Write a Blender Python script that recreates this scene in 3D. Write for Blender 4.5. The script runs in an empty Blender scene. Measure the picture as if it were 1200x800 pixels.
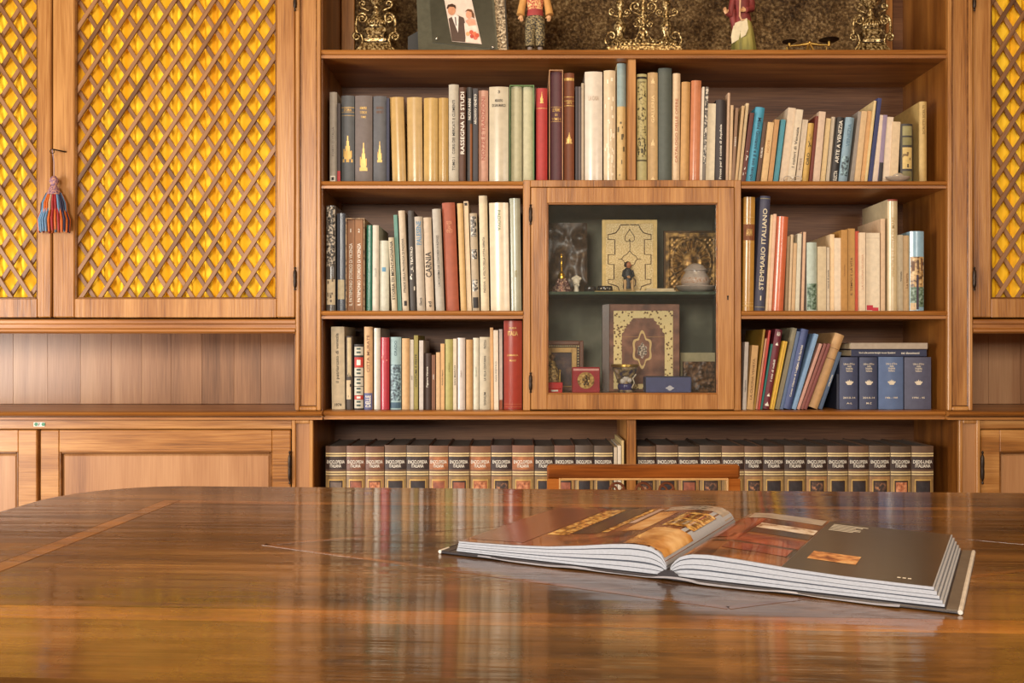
import bpy, math, random
from mathutils import Vector, Matrix
random.seed(7)
S = bpy.context.scene
C = S.collection

# ------------------------------------------------------------------ camera
CAMZ, CAMY, F, CX, CY = 1.06, -2.7, 1125.0, 608.0, 405.0
cam = bpy.data.cameras.new('camera')
cam.sensor_width = 36.0
cam.lens = F / 1200 * 36
cam.shift_x = (600 - CX) / 1200
cam.shift_y = (CY - 400) / 1200
cam.clip_start = 0.05
cam_o = bpy.data.objects.new('camera', cam)
cam_o.location = (0, CAMY, CAMZ)
cam_o.rotation_euler = (math.pi / 2, 0, 0)
C.objects.link(cam_o)
S.camera = cam_o

# ------------------------------------------------------------------ world, lights, exposure
w = bpy.data.worlds.new('daylight')
S.world = w
w.use_nodes = True
w.node_tree.nodes['Background'].inputs[0].default_value = (0.75, 0.87, 1.0, 1)
w.node_tree.nodes['Background'].inputs[1].default_value = 1.5
S.view_settings.view_transform = 'Standard'
S.view_settings.look = 'None'
S.view_settings.gamma = 1
S.view_settings.use_curve_mapping = False
S.view_settings.exposure = 0.06


def area(name, loc, rot, sx, sy, power, col):
    l = bpy.data.lights.new(name, 'AREA')
    l.shape = 'RECTANGLE'
    l.size, l.size_y, l.energy, l.color = sx, sy, power, col
    o = bpy.data.objects.new(name, l)
    o.location = loc
    o.rotation_euler = rot
    C.objects.link(o)
    return o


# daylight entering by the windows behind and to the left of the camera
area('window_light_rear', (-1.05, -4.86, 1.95), (math.radians(90), 0, 0), 1.2, 1.0, 130, (1.0, 0.91, 0.78))
area('window_light_rear', (2.35, -4.86, 1.95), (math.radians(90), 0, 0), 1.0, 1.0, 42, (1.0, 0.91, 0.78))
area('window_light_side', (-2.86, -1.9, .95), (math.radians(90), 0, math.radians(-90)), 1.2, 1.5, 108, (1.0, 0.94, 0.86))
# warm ceiling light of the room
area('ceiling_lamp_light', (0.3, -1.9, 2.85), (0, 0, 0), 1.1, 1.1, 30, (1.0, 0.70, 0.40))

# ------------------------------------------------------------------ helpers
FY = 2.7


def P(px, py, y=0.0):
    D = FY + y
    return ((px - CX) * D / F, y, CAMZ - (py - CY) * D / F)


def PX(px, y=0.0):
    return (px - CX) * (FY + y) / F


def PZ(py, y=0.0):
    return CAMZ - (py - CY) * (FY + y) / F


def lin(c):
    out = []
    for v in c[:3]:
        v = v / 255.0
        out.append(v / 12.92 if v <= 0.04045 else ((v + 0.055) / 1.055) ** 2.4)
    return (out[0], out[1], out[2], 1.0)


class MB:
    def __init__(s):
        s.v, s.f = [], []

    def add(s, vs, fs):
        n = len(s.v)
        s.v += [tuple(p) for p in vs]
        s.f += [tuple(i + n for i in f) for f in fs]
        return s

    def box(s, x0, x1, y0, y1, z0, z1, c=0.0):
        if x0 > x1: x0, x1 = x1, x0
        if y0 > y1: y0, y1 = y1, y0
        if z0 > z1: z0, z1 = z1, z0
        lo, hi = (x0, y0, z0), (x1, y1, z1)
        if c <= 0:
            vs = [(x, y, z) for x in (x0, x1) for y in (y0, y1) for z in (z0, z1)]
            return s.add(vs, [(0, 1, 3, 2), (4, 6, 7, 5), (0, 4, 5, 1), (2, 3, 7, 6), (0, 2, 6, 4), (1, 5, 7, 3)])
        c = min(c, (x1 - x0) * .45, (y1 - y0) * .45, (z1 - z0) * .45)
        vs, idx = [], {}
        for sx in (0, 1):
            for sy in (0, 1):
                for sz in (0, 1):
                    sg = (sx, sy, sz)
                    for a in range(3):
                        p = []
                        for k in range(3):
                            e = hi[k] if sg[k] else lo[k]
                            p.append(e if k == a else e + (-c if sg[k] else c))
                        idx[sg, a] = len(vs)
                        vs.append(tuple(p))
        fs = []
        for a in range(3):
            b, d = [k for k in range(3) if k != a]
            for sg in (0, 1):
                q = []
                for tb, td in ((0, 0), (1, 0), (1, 1), (0, 1)):
                    k = [0, 0, 0]
                    k[a], k[b], k[d] = sg, tb, td
                    q.append(idx[tuple(k), a])
                fs.append(tuple(q))
            # edges parallel to axis a
            for tb in (0, 1):
                for td in (0, 1):
                    k0, k1 = [0, 0, 0], [0, 0, 0]
                    k0[b] = k1[b] = tb
                    k0[d] = k1[d] = td
                    k1[a] = 1
                    fs.append((idx[tuple(k0), b], idx[tuple(k1), b], idx[tuple(k1), d], idx[tuple(k0), d]))
        for sx in (0, 1):
            for sy in (0, 1):
                for sz in (0, 1):
                    fs.append(tuple(idx[(sx, sy, sz), a] for a in range(3)))
        return s.add(vs, fs)

    def prism(s, pts, axis, a0, a1, caps=True):
        """closed polygon pts (two coords, the other axes in order) pushed along axis"""
        def mk(p, a):
            if axis == 'x': return (a, p[0], p[1])
            if axis == 'y': return (p[0], a, p[1])
            return (p[0], p[1], a)
        n = len(pts)
        vs = [mk(p, a0) for p in pts] + [mk(p, a1) for p in pts]
        fs = [(i, (i + 1) % n, n + (i + 1) % n, n + i) for i in range(n)]
        if caps:
            fs += [tuple(range(n - 1, -1, -1)), tuple(range(n, 2 * n))]
        return s.add(vs, fs)

    def loft(s, rings, cap=True, closed=True):
        n = len(rings[0])
        vs = [p for r in rings for p in r]
        fs = []
        for j in range(len(rings) - 1):
            for i in range(n if closed else n - 1):
                k = (i + 1) % n
                fs.append((j * n + i, j * n + k, (j + 1) * n + k, (j + 1) * n + i))
        if cap:
            fs += [tuple(range(n - 1, -1, -1)), tuple(range((len(rings) - 1) * n, len(rings) * n))]
        return s.add(vs, fs)

    def lathe(s, prof, c, n=16, sx=1.0, sy=1.0):
        rings = []
        for r, z in prof:
            rings.append([(c[0] + sx * r * math.cos(2 * math.pi * i / n), c[1] + sy * r * math.sin(2 * math.pi * i / n), c[2] + z) for i in range(n)])
        return s.loft(rings)

    def tube(s, path, r, n=6, flat=1.0):
        path = [Vector(p) for p in path]
        m = len(path)
        rs = r if isinstance(r, (list, tuple)) else [r] * m
        rings = []
        up = None
        for i, p in enumerate(path):
            t = (path[min(i + 1, m - 1)] - path[max(i - 1, 0)])
            if t.length < 1e-9: t = Vector((0, 0, 1))
            t.normalize()
            if up is None:
                up = Vector((0, 1, 0)) if abs(t.y) < .9 else Vector((1, 0, 0))
            up = (up - t * up.dot(t))
            if up.length < 1e-6: up = t.orthogonal()
            up.normalize()
            b = t.cross(up)
            rings.append([p + (up * math.sin(2 * math.pi * k / n) * flat + b * math.cos(2 * math.pi * k / n)) * rs[i] for k in range(n)])
        return s.loft(rings)

    def ball(s, c, r, n=10, m=7, sz=1.0, sx=1.0, sy=1.0):
        prof = [(max(1e-4, r * math.sin(math.pi * j / m)), -r * sz * math.cos(math.pi * j / m)) for j in range(m + 1)]
        return s.lathe(prof, c, n, sx, sy)


def setmesh(me, mb, mat, smooth, off=(0, 0, 0), recalc=True):
    me.from_pydata([(v[0] - off[0], v[1] - off[1], v[2] - off[2]) for v in mb.v], [], mb.f)
    if recalc:
        import bmesh
        bm = bmesh.new()
        bm.from_mesh(me)
        bmesh.ops.recalc_face_normals(bm, faces=bm.faces)
        bm.to_mesh(me)
        bm.free()
    me.materials.append(mat)
    if smooth:
        me.shade_smooth()
        me.set_sharp_from_angle(angle=math.radians(smooth if smooth > 1 else 38))
    me.update()


ROOTLOC = {}


def tag(o, label=None, cat=None, group=None, kind=None):
    if label: o['label'] = label
    if cat: o['category'] = cat
    if group: o['group'] = group
    if kind: o['kind'] = kind
    return o


def root(name, loc, label, cat, group=None, rot=None, local=False):
    o = bpy.data.objects.new(name, None)
    o.empty_display_size = 0.02
    o.location = loc
    if rot: o.rotation_euler = rot
    C.objects.link(o)
    ROOTLOC[o] = (0, 0, 0) if local else tuple(loc)
    return tag(o, label, cat, group)


def part(name, mb, mat, parent=None, smooth=0, recalc=True, label=None, kind=None):
    me = bpy.data.meshes.new(name)
    off = ROOTLOC.get(parent, (0, 0, 0)) if parent is not None else (0, 0, 0)
    setmesh(me, mb, mat, smooth, off, recalc)
    o = bpy.data.objects.new(name, me)
    C.objects.link(o)
    if parent is not None:
        o.parent = parent
        ROOTLOC[o] = off
    if label: o['label'] = label
    if kind: o['kind'] = kind
    return o


def struct(name, mb, mat, label):
    o = part(name, mb, mat)
    o['kind'] = 'structure'
    o['label'] = label
    o['category'] = name.split('_')[0]
    return o


# ------------------------------------------------------------------ materials
MATS = {}


def nodes(name):
    m = bpy.data.materials.new(name)
    m.use_nodes = True
    nt = m.node_tree
    return m, nt, nt.nodes['Principled BSDF']


def sock(b, *names):
    for n in names:
        if n in b.inputs: return b.inputs[n]


def wood(name, dark, mid, light, axis='x', rough=0.42, scale=1.0, bump=0.15, fine=1.0, rand=0.25, coat=0.0):
    m, nt, b = nodes(name)
    N, L = nt.nodes, nt.links
    tc = N.new('ShaderNodeTexCoord')
    oi = N.new('ShaderNodeObjectInfo')
    mul = N.new('ShaderNodeVectorMath'); mul.operation = 'MULTIPLY_ADD'
    L.new(oi.outputs['Random'], mul.inputs[0]); mul.inputs[1].default_value = (7.3, 5.1, 9.7)
    L.new(tc.outputs['Object'], mul.inputs[2])
    mp = N.new('ShaderNodeMapping')
    L.new(mul.outputs[0], mp.inputs[0])
    sc = {'x': (1.6, 22, 22), 'y': (22, 1.6, 22), 'z': (22, 22, 1.6)}[axis]
    mp.inputs['Scale'].default_value = [k * scale for k in sc]
    n1 = N.new('ShaderNodeTexNoise'); n1.inputs['Scale'].default_value = 1.0; n1.inputs['Detail'].default_value = 5; n1.inputs['Distortion'].default_value = 0.6
    L.new(mp.outputs[0], n1.inputs['Vector'])
    mp2 = N.new('ShaderNodeMapping'); L.new(mul.outputs[0], mp2.inputs[0])
    sc2 = {'x': (9, 260, 260), 'y': (260, 9, 260), 'z': (260, 260, 9)}[axis]
    mp2.inputs['Scale'].default_value = sc2
    n2 = N.new('ShaderNodeTexNoise'); n2.inputs['Scale'].default_value = 1.0; n2.inputs['Detail'].default_value = 3
    L.new(mp2.outputs[0], n2.inputs['Vector'])
    add = N.new('ShaderNodeMath'); add.operation = 'MULTIPLY_ADD'
    L.new(n2.outputs['Fac'], add.inputs[0]); add.inputs[1].default_value = 0.35 * fine
    sh = N.new('ShaderNodeMath'); sh.operation = 'SUBTRACT'; L.new(n1.outputs['Fac'], sh.inputs[0]); sh.inputs[1].default_value = 0.175 * (fine - 1)
    L.new(sh.outputs[0], add.inputs[2])
    rj = N.new('ShaderNodeMath'); rj.operation = 'MULTIPLY_ADD'
    L.new(oi.outputs['Random'], rj.inputs[0]); rj.inputs[1].default_value = rand * .5
    L.new(add.outputs[0], rj.inputs[2])
    cr = N.new('ShaderNodeValToRGB')
    L.new(rj.outputs[0], cr.inputs[0])
    e = cr.color_ramp.elements
    e[0].position = 0.40; e[0].color = lin(dark)
    e[1].position = 0.98; e[1].color = lin(light)
    q = e.new(0.66); q.color = lin(mid)
    L.new(cr.outputs[0], b.inputs['Base Color'])
    b.inputs['Roughness'].default_value = rough
    if coat: sock(b, 'Coat Weight').default_value = coat; sock(b, 'Coat Roughness').default_value = .12
    if bump:
        bp = N.new('ShaderNodeBump'); bp.inputs['Strength'].default_value = bump; bp.inputs['Distance'].default_value = 0.002
        L.new(add.outputs[0], bp.inputs['Height']); L.new(bp.outputs[0], b.inputs['Normal'])
    return m


def plain(name, col, rough=0.5, metal=0.0, var=0.10, nscale=60, bump=0.0, coat=0.0, spec=None):
    key = (name, tuple(col), rough, metal, var, nscale, bump, coat)
    if key in MATS: return MATS[key]
    m, nt, b = nodes(name)
    N, L = nt.nodes, nt.links
    tc = N.new('ShaderNodeTexCoord')
    n = N.new('ShaderNodeTexNoise'); n.inputs['Scale'].default_value = nscale; n.inputs['Detail'].default_value = 4
    L.new(tc.outputs['Object'], n.inputs['Vector'])
    cr = N.new('ShaderNodeValToRGB'); L.new(n.outputs['Fac'], cr.inputs[0])
    l = lin(col)
    cr.color_ramp.elements[0].position = .3
    cr.color_ramp.elements[1].position = .7
    cr.color_ramp.elements[0].color = [max(0, k * (1 - var * 1.6)) for k in l[:3]] + [1]
    cr.color_ramp.elements[1].color = [min(1, k * (1 + var)) for k in l[:3]] + [1]
    L.new(cr.outputs[0], b.inputs['Base Color'])
    b.inputs['Roughness'].default_value = rough
    b.inputs['Metallic'].default_value = metal
    if coat:
        sock(b, 'Coat Weight').default_value = coat
        sock(b, 'Coat Roughness').default_value = .15
    if bump:
        bp = N.new('ShaderNodeBump'); bp.inputs['Strength'].default_value = bump; bp.inputs['Distance'].default_value = .002
        L.new(n.outputs['Fac'], bp.inputs['Height']); L.new(bp.outputs[0], b.inputs['Normal'])
    MATS[key] = m
    return m


def mottled(name, cols, scale=40, rough=.5, metal=0.0, bump=0.0, dist=0.002, stretch=(1, 1, 1), kind='noise', contrast=(.35, .65), coat=0.0):
    m, nt, b = nodes(name)
    N, L = nt.nodes, nt.links
    tc = N.new('ShaderNodeTexCoord')
    mp = N.new('ShaderNodeMapping'); mp.inputs['Scale'].default_value = stretch
    L.new(tc.outputs['Object'], mp.inputs[0])
    if kind == 'noise':
        n = N.new('ShaderNodeTexNoise'); n.inputs['Detail'].default_value = 6; out = n.outputs['Fac']
    else:
        n = N.new('ShaderNodeTexVoronoi'); out = n.outputs['Distance']
    n.inputs['Scale'].default_value = scale
    L.new(mp.outputs[0], n.inputs['Vector'])
    cr = N.new('ShaderNodeValToRGB'); L.new(out, cr.inputs[0])
    e = cr.color_ramp.elements
    e[0].position, e[1].position = contrast
    e[0].color, e[1].color = lin(cols[0]), lin(cols[-1])
    for i, c in enumerate(cols[1:-1]):
        q = e.new(contrast[0] + (contrast[1] - contrast[0]) * (i + 1) / (len(cols) - 1)); q.color = lin(c)
    L.new(cr.outputs[0], b.inputs['Base Color'])
    b.inputs['Roughness'].default_value = rough
    b.inputs['Metallic'].default_value = metal
    if coat: sock(b, 'Coat Weight').default_value = coat
    if bump:
        bp = N.new('ShaderNodeBump'); bp.inputs['Strength'].default_value = bump; bp.inputs['Distance'].default_value = dist
        L.new(out, bp.inputs['Height']); L.new(bp.outputs[0], b.inputs['Normal'])
    return m


FR = ((92, 52, 16), (152, 99, 44), (188, 136, 76))
W_X = wood('walnut_frame_x', *FR, 'x', rough=.34, fine=1.7, bump=.3)
W_Z = wood('walnut_frame_z', *FR, 'z', rough=.34, fine=1.7, bump=.3)
BEAD = wood('dark_bead', (58, 32, 10), (104, 62, 24), (146, 98, 48), 'x', rough=.3)
W_SLAT = wood('walnut_slat', (70, 42, 20), (114, 74, 40), (152, 108, 68), 'z', rand=.5)
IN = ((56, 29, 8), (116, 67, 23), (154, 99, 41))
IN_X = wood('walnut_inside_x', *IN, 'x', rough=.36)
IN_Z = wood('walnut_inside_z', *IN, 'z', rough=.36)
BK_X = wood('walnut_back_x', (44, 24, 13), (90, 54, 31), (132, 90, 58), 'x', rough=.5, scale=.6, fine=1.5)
BK_Z = wood('walnut_back_z', (108, 70, 42), (156, 110, 74), (186, 142, 102), 'z', rough=.33, scale=.4, rand=.08)
SH_X = wood('walnut_shelf', (84, 46, 14), (142, 88, 36), (180, 122, 60), 'x', rough=.35)
PANEL = wood('honey_panel', (122, 78, 44), (160, 112, 70), (184, 138, 94), 'z', rough=.4, scale=.5)
IRON = plain('dark_iron', (52, 40, 32), .38, .7)
GOLD = mottled('worn_gilt', ((44, 30, 16), (132, 104, 58), (222, 200, 146)), 150, .32, .6, .3, contrast=(.36, .62))
BRASS = plain('brass', (205, 165, 85), .3, .85)
EDGEG = plain('gilt_stamp', (206, 168, 98), .4, .35)
WHITE = plain('white_ink', (232, 226, 212), .6)
BLACK = plain('black_ink', (38, 32, 30), .6)
PAPER = plain('old_paper', (214, 198, 164), .8, nscale=200)
# ------------------------------------------------------------------ the room
RX0, RX1, RY0, RY1, RZ = -2.95, 3.45, -4.95, 0.36, 3.0
PLASTER = plain('ochre_plaster', (128, 102, 68), .9, var=.04, nscale=6)
FLOORM = wood('parquet', (88, 52, 28), (128, 80, 44), (150, 100, 60), 'x', rough=.35)
struct('floor', MB().box(RX0, RX1, RY0, RY1, -.05, 0), FLOORM, 'dark wooden floor of the study')
struct('ceiling', MB().box(RX0, RX1, RY0, RY1, RZ, RZ + .05), PLASTER, 'ochre plaster ceiling of the study')
struct('wall_back', MB().box(RX0, RX1, RY1, RY1 + .1, 0, RZ), PLASTER, 'ochre wall behind the bookcase')
struct('wall_right', MB().box(RX1, RX1 + .1, RY0, RY1, 0, RZ), PLASTER, 'ochre wall at the right of the study')


def holed(axis, a0, a1, pos, th, holes):
    """wall with window holes (lo, hi, z0, z1) sorted along the wall"""
    mb = MB()
    def bx(l, h, z0, z1):
        if axis == 'x': mb.box(l, h, pos, pos + th, z0, z1)
        else: mb.box(pos, pos + th, l, h, z0, z1)
    cur = a0
    for l, h, z0, z1 in holes:
        bx(cur, l, 0, RZ); bx(l, h, 0, z0); bx(l, h, z1, RZ)
        cur = h
    bx(cur, a1, 0, RZ)
    return mb


struct('wall_front', holed('x', RX0, RX1, RY0 - .1, .1, [(-1.7, -.4, 1.4, 2.5), (1.8, 2.9, 1.4, 2.5)]), PLASTER, 'ochre wall with two windows behind the viewer')
struct('wall_left', holed('y', RY0, RY1, RX0 - .1, .1, [(-2.5, -1.3, .2, 1.7)]), PLASTER, 'ochre wall with a window at the left')

# ------------------------------------------------------------------ moulded pieces
BD = 0.30                    # shelf depth


def shelf_profile(zt, zb, y1, proud=.010):
    h = zt - zb
    return [(y1, zt), (-proud * .2, zt), (-proud * .8, zt - h * .12), (-proud, zt - h * .32), (-proud * .75, zt - h * .52),
            (-proud * .2, zt - h * .62), (-proud * .2, zt - h * .72), (-proud * .6, zt - h * .74), (-proud * .6, zb), (y1, zb)]


def frame_panel(mb, x0, x1, z0, z1, y, d, wd, c=.002):
    """four sided frame, outer rectangle, width wd"""
    mb.box(x0, x0 + wd, y, y + d, z0, z1, c)
    mb.box(x1 - wd, x1, y, y + d, z0, z1, c)
    mb.box(x0 + wd, x1 - wd, y, y + d, z0, z0 + wd, c)
    mb.box(x0 + wd, x1 - wd, y, y + d, z1 - wd, z1, c)
    return mb


def hinge_mb(x, y, zc, h=.066):
    pr = [(.0008, -.5), (.003, -.48), (.0034, -.44), (.0016, -.40), (.0028, -.37), (.0046, -.30), (.0052, -.12), (.0044, -.02), (.0046, .02), (.0052, .12),
          (.0046, .30), (.0028, .37), (.0016, .40), (.0034, .44), (.003, .48), (.0008, .5)]
    return MB().lathe([(r, z * h) for r, z in pr], (x, y, zc), 10)


ZT = PZ(-88)                       # underside of the cabinet top
WZ = PZ(481)                       # worktop surface
WB = PZ(491)                       # worktop underside
XL, XR = PX(378), PX(1108)         # inner faces of the central bookcase

# ------------------------------------------------------------------ central bookcase
bc = root('bookcase', (PX(743), .15, WZ), 'tall walnut bookcase with open shelves between two lattice-door cabinets', 'bookcase')
for x0, x1 in ((XL - .03, XL), (XR, XR + .03)):
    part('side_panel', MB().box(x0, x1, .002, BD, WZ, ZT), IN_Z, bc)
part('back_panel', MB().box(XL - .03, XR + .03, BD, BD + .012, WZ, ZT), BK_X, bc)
part('top_panel', MB().box(XL - .03, XR + .03, -.004, BD + .012, ZT, ZT + .03), W_X, bc)
zA, zAb = PZ(58.5), PZ(69)
zB, zBb = PZ(212.3), PZ(221)
zC, zCb = PZ(364), PZ(373.5)
VX0, VX1 = PX(613), PX(868)
part('shelf', MB().prism(shelf_profile(zA, zAb, BD), 'x', XL - .003, XR + .003), SH_X, bc)
for z, zb in ((zB, zBb), (zC, zCb)):
    part('shelf', MB().prism(shelf_profile(z, zb, BD), 'x', XL - .003, VX0 - .0005), SH_X, bc)
    part('shelf', MB().prism(shelf_profile(z, zb, BD), 'x', VX1 + .0005, XR + .002), SH_X, bc)
part('divider', MB().box(PX(736.2), PX(745.3), .002, BD, PZ(211), zAb, .001), W_Z, bc)
for a, b in ((347.5, 377), (1108.5, 1137.5)):                    # pilasters with a sunk field
    x0, x1 = PX(a), PX(b)
    pl = part('pilaster', frame_panel(MB(), x0, x1, WZ + .001, ZT, -.014, .016, .0115, .0025), W_Z, bc)
    part('sunk_field', MB().box(x0 + .010, x1 - .010, -.007, .004, WZ + .010, ZT - .01), W_Z, pl)
    part('bead', frame_panel(MB(), x0 + .0115, x1 - .0115, WZ + .0125, ZT - .0115, -.0115, .006, .003, .001), BEAD, pl)

# ------------------------------------------------------------------ base of the central bookcase
bX0, bX1 = PX(368), PX(1122)
zF = PZ(651)
bb = root('base_bookcase', (PX(743), .15, 0), 'low walnut base bookcase below the worktop holding the leather encyclopedia', 'bookcase')
for x0, x1 in ((bX0 - .025, bX0), (bX1, bX1 + .025)):
    part('side_panel', MB().box(x0, x1, .004, BD, 0, WB), IN_Z, bb)
part('back_panel', MB().box(bX0 - .025, bX1 + .025, BD, BD + .012, 0, WB), BK_X, bb)
part('shelf', MB().box(bX0, bX1, .002, BD, zF - .024, zF), IN_X, bb)
part('plinth', MB().box(bX0, bX1, .006, .03, 0, zF - .024), W_X, bb)
part('divider', MB().box(PX(735.5), PX(746), .012, BD, zF, WB, .001), W_Z, bb)
for a, b in ((343, 367.8), (1122.3, 1147)):
    x0, x1 = PX(a), PX(b)
    pl = part('pilaster', frame_panel(MB(), x0, x1, 0, WB - .001, -.010, .013, .0105, .002), W_Z, bb)
    part('sunk_field', MB().box(x0 + .009, x1 - .009, -.003, .006, .01, WB - .009), PANEL, pl)

# ------------------------------------------------------------------ worktop running under all three sections
wx0, wx1 = PX(-226), PX(1712)
wt = root('worktop', (PX(743), .1, WB), 'long moulded walnut worktop running under lattice cabinets and bookcase', 'worktop')
part('middle_section', MB().prism(shelf_profile(WZ, WB, BD, .014), 'x', PX(380), PX(1106)), SH_X, wt)
for a, b in ((wx0, PX(379.5)), (PX(1106.5), wx1)):
    pr = shelf_profile(WZ, WB, BD, .036)
    part('end_section', MB().prism(pr, 'x', a, b), SH_X, wt)

# ------------------------------------------------------------------ lattice cabinets above the worktop
CURT = mottled('yellow_curtain', ((244, 180, 16), (252, 196, 26), (255, 210, 44)), 12, .75, stretch=(1, 1, .15))
zD0 = PZ(372)                     # door bottom
zDT = ZT - .004                   # door top


def lattice_door(cab, a, b, front, hinge_px, hl, hinges=True):
    x0, x1 = PX(a), PX(b)
    ow0, ow1, oz0, oz1 = x0 + .0625, x1 - .053, PZ(350), zDT - .055
    if hl == 'l': ow0, ow1 = x0 + .053, x1 - .0625
    if b < 100: ow0, ow1 = x0 + .053, PX(44.5)
    mb = MB()
    yf, th = -.006, .026
    mb.box(x0 + .0008, ow0, yf, yf + th, zD0, zDT, .003)
    mb.box(ow1, x1 - .0008, yf, yf + th, zD0, zDT, .003)
    mb.box(ow0, ow1, yf + .0006, yf + th, zD0, oz0, .0015)
    mb.box(ow0, ow1, yf + .0006, yf + th, oz1, zDT, .0015)
    door = part('door', mb, W_Z, cab)
    bead = MB()
    frame_panel(bead, ow0 - .001, ow1 + .001, oz0 - .001, oz1 + .001, yf + .004, .012, .0055, .002)
    part('bead', bead, BEAD, door)
    # curtain
    n, amp = 150, .0058
    rings = []
    ph = random.random() * 6
    for i in range(n + 1):
        x = ow0 - .02 + (ow1 - ow0 + .04) * i / n
        t = x / .048 * 2 * math.pi + 1.2 * math.sin(x * 23 + ph)
        y = .027 + amp * (math.sin(t) + .35 * math.sin(2.3 * t + 1))
        rings.append((x, y))
    cm = MB()
    vs = [(x, y, oz0 - .02) for x, y in rings] + [(x + .004 * math.sin(x * 60), y + .002 * math.sin(x * 90), (oz0 + oz1) / 2) for x, y in rings] + [(x, y, oz1 + .02) for x, y in rings]
    m = n + 1
    cm.add(vs, [(r * m + i, r * m + i + 1, (r + 1) * m + i + 1, (r + 1) * m + i) for r in (0, 1) for i in range(n)])
    part('curtain', cm, CURT, door, 60, label='pleated yellow curtain')
    # slats
    pitch, slope = 23.0 * .0024, 1.55
    ang = math.atan(slope)
    wv = .0120
    for layer, d in ((0, front), (1, -front)):
        y0 = .0025 + layer * .0065
        H = oz1 - oz0
        base = (PX(a if a > -100 else a + 2) + (.018 if layer == 0 else .004))
        lo = -int((H / slope) / pitch) - 3
        hi = int((ow1 - ow0) / pitch) + int((H / slope) / pitch) + 4
        for k in range(lo, hi):
            xb = base + k * pitch + random.uniform(-.0012, .0012)
            # line x = xb + d*(z-oz0)/slope ; clip to opening
            e = .006
            if d > 0:
                za = max(oz0 - e, oz0 + (ow0 - e - xb) * slope); zb_ = min(oz1 + e, oz0 + (ow1 + e - xb) * slope)
            else:
                za = max(oz0 - e, oz0 + (xb - ow1 - e) * slope); zb_ = min(oz1 + e, oz0 + (xb - ow0 + e) * slope)
            if zb_ - za < .02: continue
            L = (zb_ - za) / math.sin(ang)
            me = bpy.data.meshes.new('slat')
            s = MB().box(-wv / 2, wv / 2, 0, .006, -L / 2, L / 2, .0012)
            setmesh(me, s, W_SLAT, 0)
            o = bpy.data.objects.new('slat', me)
            C.objects.link(o)
            o.parent = door
            zc = (za + zb_) / 2
            off = ROOTLOC[door]
            o.location = (xb + d * (zc - oz0) / slope - off[0], y0 - off[1], zc - off[2])
            o.rotation_euler = (0, d * (math.pi / 2 - ang), 0)
    if hinges:
        for py in (2, 327):
            part('hinge', hinge_mb(PX(hinge_px, -.01), -.0185, PZ(py)), IRON, door, 40)
    return door


def wing(a, b, split, name_side, doors, planks_seed):
    x0, x1 = PX(a), PX(b)
    cab = root('lattice_cabinet', ((x0 + x1) / 2, .15, WZ), 'walnut wall cabinet with yellow-curtained lattice doors at the %s of the bookcase' % name_side, 'cabinet')
    zr0, zr1 = PZ(390.5), PZ(373.5)
    mb = MB()
    mb.box(x0, x1, .036, BD, zr0 + .004, zr1 - .002)                # floor of the cupboard
    mb.box(x0, x1, .036, BD + .012, zDT + .001, ZT + .03)           # top
    mb.box(x0, x0 + .012, .034, BD, WZ + .001, ZT)
    mb.box(x1 - .012, x1, .034, BD, WZ + .001, ZT)
    mb.box(x0, x1, BD, BD + .012, zr1, ZT)
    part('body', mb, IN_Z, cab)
    pr = [(.04, zr1 - .001), (-.006, zr1 - .001), (-.012, zr1 - .005), (-.012, zr1 - .013), (-.008, zr1 - .016), (-.008, zr1 - .026), (-.014, zr1 - .030),
          (-.015, zr1 - .036), (-.008, zr0), (.04, zr0)]
    part('cornice_rail', MB().prism(pr, 'x', x0, x1), SH_X, cab)
    # upright back boards of the niche
    random.seed(planks_seed)
    x = x0
    while x < x1 - .001:
        xe = min(x + random.uniform(.074, .108), x1)
        if x1 - xe < .04: xe = x1
        part('plank', MB().box(x + .0003, xe - .0003, BD + random.uniform(0, .0004), BD + .012, WZ + .001, zr0 + .02, .0003), BK_Z, cab)
        x = xe
    for d in doors: lattice_door(cab, *d)
    return cab


wing(-226, 347, 62, 'left', [(-226, 61.5, -1, -224, 'l', False), (62.5, 346.5, 1, 346.5, 'r', True)], 3)
wing(1138, 1711, 1425, 'right', [(1138.5, 1424, 1, 1140.2, 'l', True), (1425, 1710.5, 1, 1709, 'r', False)], 5)


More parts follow.
